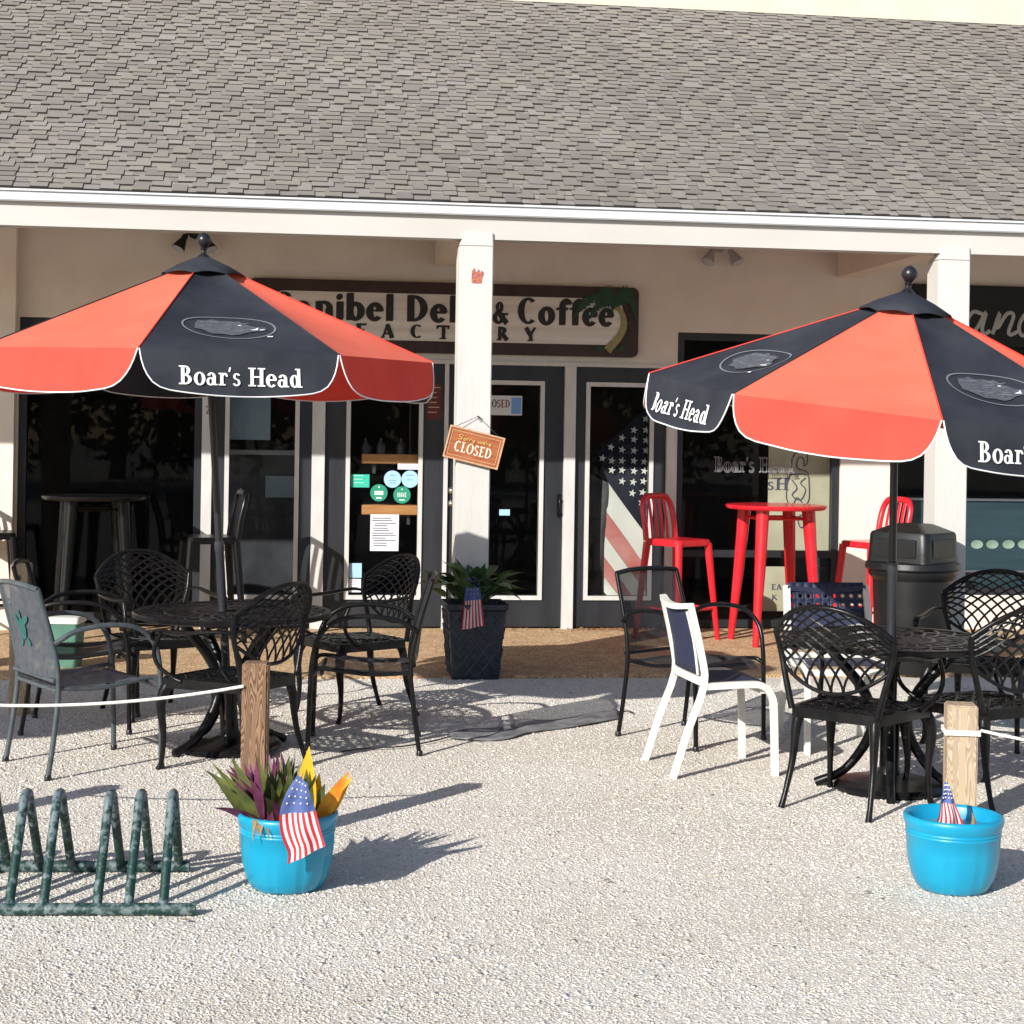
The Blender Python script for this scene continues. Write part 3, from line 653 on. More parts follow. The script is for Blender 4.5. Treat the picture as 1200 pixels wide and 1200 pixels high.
sheet_('small_notice', 'blue square notice low on the glass door', 'blue_sticker', 409, 424, 660, 677, 'notice', 0)
o, a, b = sheet_('small_notice', 'grey printed notice just below the blue square one', 'paper', 409, 423, 678.5, 694, 'notice', 5)
o, a, b = sheet_('window_sign', 'small sign saying CLOSED at the top of the door glass right of the column', 'flag_white', 556, 612, 464, 486, 'sign', 0)
q = MB(); text_mesh(q, 'CLOSED', lambda x, z, oo: (x, ys-.0016-oo, z), .062, onY(598, 470, ys).x-onY(566, 470, ys).x, onY(566, 470, ys).x, onY(590, 477.5, ys).z); q.build('lettering', 'letter_red', o)
q = MB(); e0, e1 = onY(599, 485, ys), onY(611, 466, ys); q.box(e0.x, e1.x, ys-.002, ys-.0013, e0.z, e1.z); q.build('blue_panel', 'blue2', o)
o, a, b = sheet_('small_notice', 'tiny blue notice alone on the centre door glass', 'blue_sticker', 585, 597.5, 597, 604, 'notice', 0)
o, a, b = sheet_('poster', 'dark red poster high on the door stile beside the orange umbrella edge', 'letter_red', 500, 518, 450, 492, 'poster', 6, 'carved_edge', YW+.0115)
# ------------------------------------------------------------------ shop signs
sy = YW-.06; sx0, sx1 = wx(292, 370, sy), wx(748.5, 380, sy); sz0, sz1 = 2.205, 2.765
sg = thing('shop_sign', 'long weathered sign board over the doors with deli and coffee lettering and a palm', 'sign', (0, 0, 0))
def rrect(x0, x1, z0, z1, r, n=6):
    o = []
    for cx, cz, a0 in ((x1-r, z1-r, 0), (x0+r, z1-r, 90), (x0+r, z0+r, 180), (x1-r, z0+r, 270)):
        for k in range(n+1): a = rad(a0+90*k/n); o.append((cx+r*math.cos(a), cz+r*math.sin(a)))
    return o
q = MB(); q.slab(rrect(sx0, sx1, sz0, sz1, .05), flatY(sy+.058), .058); q.build('board', 'signbrown', sg, bevel=.006)
iz0, iz1 = sz0+.095, sz1-.095; ix0, ix1 = sx0+.17, sx1-.13
q = MB(); q.slab(rrect(ix0, ix1, iz0, iz1, .10), flatY(sy-.0005), .004); q.build('face', 'signface', sg)
fl = flatY(sy-.006)
ax = lambda u: wx(u, 370, sy)
for mi, off, grow in (('letter_red', 0, .010), ('letter_black', .004, 0)):
    q = MB(); TH = .24+grow; TN = .13+grow
    text_mesh(q, 'Sanibel Deli', fl, .205, ax(549)-ax(322), ax(322), iz0+.155, off=off)
    text_mesh(q, '&', fl, .17, .13, ax(577.5), iz0+.155, off=off)
    text_mesh(q, 'Coffee', fl, .205, ax(721)-ax(606.5), ax(606.5), iz0+.155, off=off)
    for ch, u in zip('FACTORY', (424, 455, 489, 520, 554, 590, 622.5)): text_mesh(q, ch, fl, .105, .105, ax(u), iz0+.022, 'c', off=off)
    if grow: q.xf(Matrix.Translation((-.006, .0015, -.006)))
    q.build('lettering', mi, sg)
TH, TN = .20, .075
# palm at the right end
pp = lambda u, v: (ax(u), onY(u, v, sy).z)
q = MB(); tr = [(712,411), (718,404), (725,396), (730,386), (731,376), (728,366), (722,361)]
for i in range(len(tr)-1): pass
q.tube([(pp(u, v)[0], sy-.012, pp(u, v)[1]) for u, v in tr], [.034, .032, .029, .027, .024, .02, .016], 10, 3, up=(0, 1, 0), flat=.3); q.build('palm_trunk', 'palm_trunk', sg, smooth=True)
q = MB(); rr = random.Random(3)
for (u1, v1, u2, v2) in [(700,347,678,366), (690,350,672,372), (706,345,690,352), (735,344,744,362), (730,340,742,346), (715,341,700,340), (712,352,696,362), (738,350,746,378), (722,350,716,366), (704,356,690,374)]:
    P0 = Vector((*pp(724, 358), 0)); P1 = Vector((*pp(u1, v1), 0)); P2 = Vector((*pp(u2, v2), 0)); C = catmull([P0, P1, P2], 6); n = len(C)
    for s in range(n-1):
        wdt = .04*math.sin(PI*min(1, (s+1.3)/n))+.006; d = (C[s+1]-C[s]).normalized(); pn = Vector((-d.y, d.x, 0))
        a, b = C[s]+pn*wdt, C[s]-pn*wdt; c2 = C[s+1]
        k = len(q.v)*.00001
        q.add([(a.x, sy-.015-k, a.y), (b.x, sy-.015-k, b.y), (c2.x-pn.x*wdt*.3, sy-.016-k, c2.y-pn.y*wdt*.3), (c2.x+pn.x*wdt*.3, sy-.016-k, c2.y+pn.y*wdt*.3)], [(0,1,2,3)])
q.build('palm_fronds', 'palm_green', sg, fixn=False)
q = MB()
for i in range(16):
    u = 700+i*1.9; b0 = pp(u, 411); t0 = pp(u+rr.uniform(-5, 5), 411-rr.uniform(3, 10)); q.add([(b0[0]-.012, sy-.014-i*.0001, b0[1]), (b0[0]+.012, sy-.014-i*.0001, b0[1]), (t0[0], sy-.014-i*.0001, t0[1])], [(0,1,2)])
q.build('painted_grass', 'palm_green', sg, fixn=False)
# the neighbour's sign
s2 = thing('neighbour_sign', 'black sign with grey slanted lettering behind the right column', 'sign', (0, 0, 0))
nx0, nx1 = wx(1064, 350, sy), wx(1330, 350, sy); nz0, nz1 = 2.36, 2.86
q = MB(); q.slab(rrect(nx0, nx1, nz0, nz1, .03), flatY(sy+.058), .058); q.build('board', 'signblack', s2, bevel=.006)
TH, TN = .15, .08
q = MB(); t0 = wx(1062, 370, sy)
def scr(pts, r=.016): q.tube([(t0+x, sy-.004, nz0+.10+z) for x, z in pts], r, 6, 5, flat=.3, up=(0, 1, 0))
scr([(-.02,.22),(.08,.29),(.12,.18),(.05,.0),(-.03,-.01)], .018)                        # I
scr([(.30,.17),(.22,.17),(.20,.11),(.26,.06),(.22,.0),(.15,.01)])                        # s
scr([(.36,.0),(.45,.12),(.50,.30),(.46,.32),(.40,.12),(.41,.0),(.47,.02)])               # l
scr([(.66,.16),(.57,.18),(.51,.08),(.53,.0),(.60,.04),(.68,.18),(.65,.05),(.67,.0),(.72,.03)]) # a
scr([(.74,.0),(.80,.18),(.78,.05),(.86,.17),(.92,.16),(.88,.03),(.90,.0),(.96,.03)])     # n
scr([(1.12,.16),(1.03,.18),(.97,.08),(.99,.0),(1.06,.04),(1.18,.34),(1.10,.05),(1.13,.0),(1.19,.03)]) # d
q.build('lettering', 'letter_grey', s2, smooth=True)
TH, TN = .20, .075
# hanging CLOSED sign on the centre column
hy = YC-.028; hc = onY(555.3, 524, hy)
hs = thing('hanging_sign', 'tilted carved wooden closed sign hanging on the centre porch column', 'sign', (hc.x, hy, hc.z), rot=(rad(3), rad(13.2), 0))
q = MB(); q.box(-.187, .187, -.010, .010, -.108, .108); q.build('board', 'carved', hs, bevel=.003)
q = MB()
for b in ((-.187,.187,.098,.108), (-.187,.187,-.108,-.098), (-.187,-.177,-.098,.098), (.177,.187,-.098,.098)): q.box(b[0], b[1], -.016, -.0102, b[2], b[3])
for b in ((-.165,.165,.079,.083), (-.165,.165,-.083,-.079), (-.165,-.161,-.079,.079), (.161,.165,-.079,.079)): q.box(b[0], b[1], -.0125, -.0102, b[2], b[3])
q.build('border', 'carved_edge', hs)
fh = lambda x, z, o: (x, -.0115-o, z)
q = MB(); text_mesh(q, 'CLOSED', fh, .068, .255, 0, -.052, 'c'); q.build('lettering', 'cream_print', hs)
q = MB()
def scr2(pts, r=.0032): q.tube([(x, -.0135, z) for x, z in pts], r, 5, 4)
scr2([(-.085,.058),(-.105,.062),(-.112,.05),(-.092,.042),(-.094,.03),(-.115,.032)]); scr2([(-.08,.034),(-.07,.044),(-.062,.034),(-.072,.030),(-.08,.036)]); scr2([(-.055,.032),(-.053,.046),(-.044,.045)]); scr2([(-.038,.032),(-.036,.046),(-.027,.045)]); scr2([(-.02,.046),(-.014,.034),(-.004,.046),(-.012,.018),(-.022,.018)])
scr2([(.018,.046),(.024,.032),(.032,.044),(.04,.032),(.047,.047)]); scr2([(.053,.039),(.066,.040),(.060,.047),(.053,.036),(.066,.032)]); scr2([(.072,.058),(.071,.05)]); scr2([(.078,.032),(.080,.046),(.089,.045)]); scr2([(.094,.039),(.107,.040),(.101,.047),(.094,.036),(.108,.032)])
q.build('script_lettering', 'gold_print', hs, smooth=True)
inv = (Matrix.Translation((hc.x, hy, hc.z)) @ Matrix.Rotation(rad(13.2), 4, 'Y') @ Matrix.Rotation(rad(3), 4, 'X')).inverted()
nail = inv @ Vector((onY(560, 488, YC).x, YC-.012, onY(560, 488, YC).z))
q = MB(); q.tube([(-.15, 0, .105), nail, (.15, 0, .105)], .0022, 6); q.build('hanging_wire', 'cord', hs)
q = MB(); q.tube([nail+Vector((0, .013, 0)), nail+Vector((0, -.012, 0))], .005, 8); q.tube([nail+Vector((.004*math.cos(a*.7)+.012, -.006, .014*math.sin(a*.7)-.012)) for a in range(10)], .0018, 5); q.build('nail', 'cord', hs)
# small decal high on the column
dp = onY(559, 323, YC-.002); dk = thing('decal', 'small orange and brown decal near the top of the centre column', 'decal', tuple(dp))
q = MB(); q.slab([(-.035,-.05),(.03,-.05),(.034,-.012),(.045,.02),(.03,.035),(.02,.015),(.012,.045),(-.004,.02),(-.02,.05),(-.034,.03),(-.036,.0)], flatY(0), .0015); q.build('patch', 'decal', dk)
# floodlights
def floodlight(name, label, u, v, dark):
    p = onY(u, v-12, YW-.01)
    t = thing(name, label, 'floodlight', tuple(p), group='twin floodlights under the porch eave')
    q = MB(); q.lathe([(0, 0), (.055, 0), (.055, .02), (.03, .035), (0, .036)], 18); q.xf(Matrix.Rotation(rad(90), 4, 'X')); q.build('mount', 'tube_black' if dark else 'bulb_body', t, smooth=True)
    for s in (-1, 1):
        q = MB(); q.tube([(0, -.03, 0), (s*.045, -.05, -.004), (s*.07, -.07, -.04)], .011, 8, 3); b = q.build('bulb_arm', 'tube_black' if dark else 'bulb_body', t, smooth=True)
        q = MB(); prof = [(0, 0), (.022, 0), (.026, .045), (.034, .06), (.052, .12), (.054, .132)]; q.lathe(prof, 18); T = Matrix.Translation((s*.07, -.07, -.035)) @ Matrix.Rotation(rad(158), 4, 'X') @ Matrix.Rotation(rad(s*24), 4, 'Y'); q.xf(T); q.build('bulb_holder', 'tube_black' if dark else 'bulb_body', b, smooth=True)
        q = MB(); q.lathe([(.050, .126), (.050, .134), (.03, .142), (0, .145)], 18); q.xf(T); q.build('bulb', 'bulb', b, smooth=True)
floodlight('floodlight', 'dark twin floodlight behind the finial of the left umbrella', 229, 284, True)
floodlight('floodlight', 'pale twin floodlight on the wall left of the right umbrella', 843, 300, False)
# ================================================================== FURNITURE
def rot(p, a): return (p[0]*math.cos(a)-p[1]*math.sin(a), p[0]*math.sin(a)+p[1]*math.cos(a), p[2])
# ---- cast lattice armchair, facing +X
def cast_chair(label, loc, rz, group):
    t = thing('cast_metal_armchair', label, 'chair', loc, rz, group)
    zs = .43
    def seat_y(x): return .255-.035*((x+.22)/.46)*-1 if False else .215+.05*((x+.22)/.46)
    # seat: rim and lattice
    out = [(.245, .20), (.225, .235), (.19, .255), (-.17, .218), (-.205, .205), (-.222, .17)]
    ring = out+[(x, -y) for x, y in reversed(out)]
    q = MB(); n = len(ring)
    vs = [(x, y, zs) for x, y in ring]+[(x, y, zs-.045) for x, y in ring]+[(x*.90, y*.90, zs+.002) for x, y in ring]+[(x*.93, y*.93, zs-.045) for x, y in ring]
    fs = []
    for i in range(n):
        j = (i+1) % n; fs += [(i, j, n+j, n+i), (2*n+i, 2*n+j, j, i), (n+i, n+j, 3*n+j, 3*n+i), (3*n+i, 3*n+j, 2*n+j, 2*n+i)]
    q.add(vs, fs); q.build('seat_rim', 'iron', t, smooth=True, auto=40)
    q = MB()
    for s in (-1, 1):
        for k in range(-9, 10):
            c = k*.05; P = []
            for i in range(25):
                x = -.205+.43*i/24; y = c+s*(x-.01)*1.0
                if abs(y) < (.195+.045*((x+.22)/.46)) and x < .222: P.append((x, y, zs-.004+.008*math.cos(i*1.3+k)))
            if len(P) > 2: q.tube([P[0], P[len(P)//2], P[-1]], .0075, 5, flat=.6)
    for k in range(-3, 4):
        for m in range(-3, 4):
            q.lathe([(.016, -.004), (.016, .004), (0, .006)], 6, (m*.05+.01+.025*(k % 2), k*.05, zs-.004))
    q.build('seat', 'iron', t, smooth=True)
    for sx in (1, -1):
        for sy_ in (1, -1):
            q = MB()
            if sx > 0: q.tube([(.195, .215*sy_, zs-.02), (.222, .235*sy_, .36), (.232, .243*sy_, .29), (.218, .237*sy_, .16), (.225, .240*sy_, .04), (.24, .245*sy_, 0)], [.030, .029, .023, .0145, .012, .016], 8, 3)
            else: q.tube([(-.185, .175*sy_, zs-.02), (-.205, .185*sy_, .34), (-.222, .19*sy_, .2), (-.265, .20*sy_, .06), (-.29, .205*sy_, 0)], [.028, .022, .015, .012, .015], 8, 3)
            q.build('leg', 'iron', t, smooth=True)
    # backrest: two stiles, arched top, bowed lower rail, crossing lattice
    def hw(z): return .205+.075*min(1, max(0, (z-.43)/.30))
    def bx(u, z): return -.205-.135*((z-.43)/.47)+.085*u*u*min(1, max(0, (z-.43)/.25)) - .012
    def zt(u): return .88-.10*abs(u)**2.4-.03*u*u
    def zl(u): return .505+.105*abs(u)**2.2
    def bp(u, z): return (bx(u, z), u*hw(z), z)
    q = MB()
    for s in (-1, 1): q.tube([bp(s*.98, zs-.01), bp(s, .55), bp(s, .66), bp(s, zt(1))], [.015, .014, .013, .012], 8, 4)
    q.tube([bp(-1+2*i/20, zt(-1+2*i/20)) for i in range(21)], .012, 8)
    q.tube([bp(-1+2*i/16, zl(-1+2*i/16)) for i in range(17)], .009, 8)
    bf = q.build('back_frame', 'iron', t, smooth=True)
    q = MB()
    for s in (-1, 1):
        for k in range(-13, 14):
            u0 = k*.25; P = []
            for i in range(41):
                v = i/40; u = u0+s*(1.55*v**1.75)
                if abs(u) <= 1.0:
                    P.append(bp(u, zl(u)+(zt(u)-zl(u))*v))
            if len(P) > 3: q.tube(P[::3]+([P[-1]] if (len(P)-1) % 3 else []), .0062, 5, flat=.7)
    q.build('lattice', 'iron', bf, smooth=True)
    for s in (-1, 1):
        q = MB(); q.tube([bp(s*.99, .665), (-.14, s*.298, .672), (.0, s*.305, .655), (.12, s*.298, .648), (.20, s*.29, .655), (.245, s*.286, .640), (.250, s*.286, .612), (.225, s*.286, .605)], [.013, .017, .020, .019, .019, .016, .013, .010], 8, 3, flat=.55)
        a = q.build('armrest', 'iron', t, smooth=True)
        q = MB(); q.tube([(.20, s*.288, .645), (.235, s*.292, .56), (.215, s*.285, .49), (.15, s*.255, .435), (.11, s*.245, .42)], .0105, 8, 4); q.build('arm_support', 'iron', a, smooth=True)
    return t
G_C = 'cast metal lattice armchairs around the patio tables'
c3 = cast_chair('black cast lattice armchair behind the brown wooden post, its back to us', cw(-1.29, 8.03), chead(150), G_C)
dup(c3, cw(-1.95, 9.50), chead(-55), 'black cast lattice armchair at the far left side of the left table, facing us')
dup(c3, cw(-.86, 9.55), chead(215), 'black cast lattice armchair in front of the glass door with the round stickers')
dup(c3, cw(1.52, 7.43), chead(52), 'black cast lattice armchair just right of the white framed chair, at the right table')
dup(c3, cw(2.50, 9.00), chead(-120), 'black cast lattice armchair beyond the right table, beside the trash can')
dup(c3, cw(2.12, 7.62), chead(118), 'black cast lattice armchair at the right edge, just behind the pale wooden post')
# ---- tubular sling armchair, facing +X
def sling_chair(label, loc, rz, group, frame, sling, emblem=False):
    t = thing('sling_armchair', label, 'chair', loc, rz, group)
    for s in (-1, 1):
        q = MB(); q.tube([(-.285, .262*s, 0), (-.255, .256*s, .20), (-.235, .25*s, .42), (-.262, .245*s, .60), (-.335, .238*s, .855)], .0125, 8, 5); q.build('back_post', frame, t, smooth=True)
        q = MB(); q.tube([(-.262, .262*s, .61), (-.17, .285*s, .665), (-.02, .292*s, .685), (.12, .290*s, .665), (.21, .284*s, .59), (.245, .275*s, .47), (.255, .272*s, .30), (.262, .27*s, 0)], .0125, 8, 5); q.build('armrest', frame, t, smooth=True)
        q = MB(); q.tube([(-.235, .245*s, .405), (-.05, .25*s, .395), (.12, .252*s, .415), (.215, .25*s, .425), (.252, .262*s, .405)], .011, 8, 4); q.build('seat_rail', frame, t, smooth=True)
        for fx, fy_ in ((.262, .27), (-.284, .262)):
            q = MB(); q.lathe([(.016, 0), (.016, .02), (.0135, .025)], 10, (fx, fy_*s, .0)); q.build('foot_cap', 'pole_black', t, smooth=True)
    q = MB(); q.tube([(-.335, -.238, .855), (-.350, -.12, .866), (-.354, 0, .869), (-.350, .12, .866), (-.335, .238, .855)], .0125, 8, 3); q.build('top_rail', frame, t, smooth=True)
    for xb, zb in ((-.24, .395), (.20, .40), (-.252, .44)):
        q = MB(); q.tube([(xb, -.25, zb), (xb, .25, zb)], .010, 8); q.build('cross_bar', frame, t, smooth=True)
    bx_ = lambda z: -.235-.027*min(1, (z-.42)/.18)-.073*max(0, (z-.60)/.255)
    q = MB(); q.sheet(lambda u, v: (bx_(.45+.405*v)-.030*math.sin(PI*u)*(1-.4*v)-.004, (-.232+.464*u)*(1-.04*v), .45+.405*v+.012*math.sin(PI*u)*v), 10, 12); bs = q.build('back_sling', sling, t, smooth=True)
    q = MB(); q.sheet(lambda u, v: (-.232+.475*v, -.24+.48*u, .41-.045*math.sin(PI*u)*math.sin(PI*min(1, v*1.1+.05))+.015*v-(.05*max(0, (v-.85)/.15)**2)), 10, 12); q.build('seat_sling', sling, t, smooth=True)
    if emblem:
        q = MB(); fn = lambda y, z, o: (bx_(z)-.030*math.sin(PI*(y+.232)/.464)*(1-.4*(z-.45)/.405)-.010-o, y, z)
        for cy, cz, a, b, tw in ((0,.655,.038,.052,.3), (.052,.69,.036,.015,.7), (-.05,.70,.040,.015,-.5), (.04,.59,.024,.012,-.9), (-.042,.60,.024,.012,.8), (.01,.722,.018,.022,0)):
            E = [(cy+a*math.cos(k*PI/8)*math.cos(tw)-b*math.sin(k*PI/8)*math.sin(tw), cz+a*math.cos(k*PI/8)*math.sin(tw)+b*math.sin(k*PI/8)*math.cos(tw)) for k in range(16)]
            q.slab(E, fn, .0006)
        q.build('turtle_print', 'turtle', bs, fixn=True)
    return t
G_S = 'tubular sling armchairs around the patio tables'
L1c = (RX*-1.985+FW*8.03)
sling_chair('grey green sling armchair with teal turtle print at the left edge', L1c, chead(36.7), G_S, 'tube_grey', 'sling_grey', True)
k6 = sling_chair('black sling armchair facing left beside the dark planter', cw(-.73, 8.61), chead(184), G_S, 'tube_black', 'sling_black')
dup(k6, cw(.97, 8.97), chead(-47), 'black sling armchair directly behind the white framed chair')
dup(k6, cw(-2.25, 9.05), chead(8), 'black sling armchair behind the turtle print chair, near the pale green box')
# ---- white framed side chairs, facing +X
def white_chair(label, loc, rz, group, perforated=False):
    t = thing('white_framed_chair', label, 'chair', loc, rz, group)
    for s in (-1, 1):
        q = MB(); q.tube([(-.29, .225*s, 0), (-.22, .225*s, .22), (-.145, .225*s, .43), (-.16, .222*s, .58), (-.215, .215*s, .81)], .023, 4, 3, flat=.8); q.build('back_post', 'whitemetal', t)
        q = MB(); q.tube([(-.145, .226*s, .425), (.06, .226*s, .432), (.14, .226*s, .425), (.185, .226*s, .38), (.20, .226*s, .30), (.21, .226*s, 0)], .022, 4, 3, flat=.8, up=(0, 1, 0)); q.build('front_leg', 'whitemetal', t)
    q = MB(); q.tube([(-.213, -.215, .80), (-.232, -.10, .787), (-.238, 0, .783), (-.232, .10, .787), (-.213, .215, .80)], .023, 4, 2, flat=.8); q.build('top_rail', 'navy' if perforated else 'whitemetal', t)
    q = MB(); q.box(-.165, -.130, -.205, .205, .43, .468); q.build('cross_bar', 'whitemetal', t)
    q = MB(); q.box(.14, .165, -.205, .205, .385, .42); q.build('cross_bar', 'whitemetal', t)
    bx_ = lambda z: -.150-.015*min(1, (z-.43)/.15)-.055*max(0, (z-.58)/.23)
    fn = lambda y, z, o=0: (bx_(z)-.012*math.cos(PI*y/.44)+o, y, z)
    q = MB()
    if perforated:
        q.sheet(lambda u, v: fn(-.208+.416*u, .56+.125*v), 8, 6)
        z0, z1 = .685, .825; nx, ny = 9, 3; cx, cz = .416/nx, (z1-z0)/ny; r = .0105
        for i in range(nx):
            for j in range(ny):
                x, z = -.208+cx*(i+.5), z0+cz*(j+.5); 
                if j == 2: 
                    q.add([fn(x-cx/2, z-cz/2), fn(x+cx/2, z-cz/2), fn(x+cx/2, z+cz/2), fn(x-cx/2, z+cz/2)], [(0,1,2,3)]); continue
                sq = [(1,0),(1,1),(0,1),(-1,1),(-1,0),(-1,-1),(0,-1),(1,-1)]
                vs = [fn(x+a*cx/2, z+b*cz/2) for a, b in sq]+[fn(x+r*math.cos(k*PI/4), z+r*math.sin(k*PI/4)) for k in range(8)]
                q.add(vs, [(k, (k+1) % 8, 8+(k+1) % 8, 8+k) for k in range(8)])
    else:
        q.sheet(lambda u, v: fn(-.170+.34*u, .475+.295*v), 8, 8)
    q.build('back_panel', 'navy', t, smooth=True, solid=.003)
    if not perforated:
        for s in (-1, 1):
            q = MB(); q.tube([fn(s*.182, .475, -.003), fn(s*.182, .62, -.003), fn(s*.176, .77, -.003)], .007, 6, 3); q.build('back_bead', 'whitemetal', t)
    q = MB(); q.sheet(lambda u, v: (-.130+.29*v, -.205+.41*u, .438-.018*math.sin(PI*u)*math.sin(PI*v)), 8, 8); q.build('seat', 'navy', t, smooth=True, solid=.004)
    return t
G_W = 'white framed chairs with navy panels'
white_chair('white framed chair with a plain navy back panel, facing right', cw(1.006, 8.185), chead(12), G_W)
white_chair('white framed chair with perforated navy back, behind the right table', cw(1.70, 8.80), chead(-82), G_W, True)
# ---- patio tables
def patio_table(label, loc, group):
    t = thing('patio_table', label, 'table', loc, .3, group); R, Z = .49, .685
    q = MB(); q.lathe([(R-.035, Z-.004), (R-.030, Z+.004), (R-.006, Z+.004), (R, Z-.004), (R-.004, Z-.022), (R-.025, Z-.028), (R-.035, Z-.020), (R-.035, Z-.004)], 48); rim = None
    top = q.build('tabletop_rim', 'iron', t, smooth=True, auto=40)
    q = MB()
    for s in (-1, 1):
        for k in range(26):
            a0 = 2*PI*k/26; q.tube([((.055+(R-.085)*i/8)*math.cos(a0+s*.85*i/8), (.055+(R-.085)*i/8)*math.sin(a0+s*.85*i/8), Z-.004+.0007*s) for i in range(9)], .0098, 5, flat=.45, up=(0, 0, 1))
    for r in (.058, .19, .33): q.tube([(r*math.cos(2*PI*i/36), r*math.sin(2*PI*i/36), Z-.003) for i in range(37)], .011, 5, flat=.5, up=(0, 0, 1))
    q.build('tabletop_lattice', 'iron', t, smooth=True)
    q = MB(); q.lathe([(.03, Z-.03), (.055, Z-.03), (.055, Z-.012), (.03, Z-.012)], 20); q.lathe([(.075, .30), (.085, .315), (.075, .33), (.065, .315), (.075, .30)], 20); q.build('hub_ring', 'iron', t, smooth=True)
    for k in range(4):
        a = k*PI/2+.35
        q = MB(); q.tube([rot(p, a) for p in ((.30, 0, Z-.022), (.25, 0, .60), (.13, 0, .46), (.078, 0, .335), (.10, 0, .22), (.20, 0, .08), (.33, 0, .015))], [.017, .024, .026, .024, .024, .020, .021], 8, 4); q.build('leg', 'iron', t, smooth=True)
    return t
TL, TR = cw(-1.370, 8.46), cw(1.737, 7.75)
t1 = patio_table('round black cast metal patio table under the left umbrella', TL, 'round cast metal patio tables')
dup(t1, TR, .9, 'round black cast metal patio table under the right umbrella')
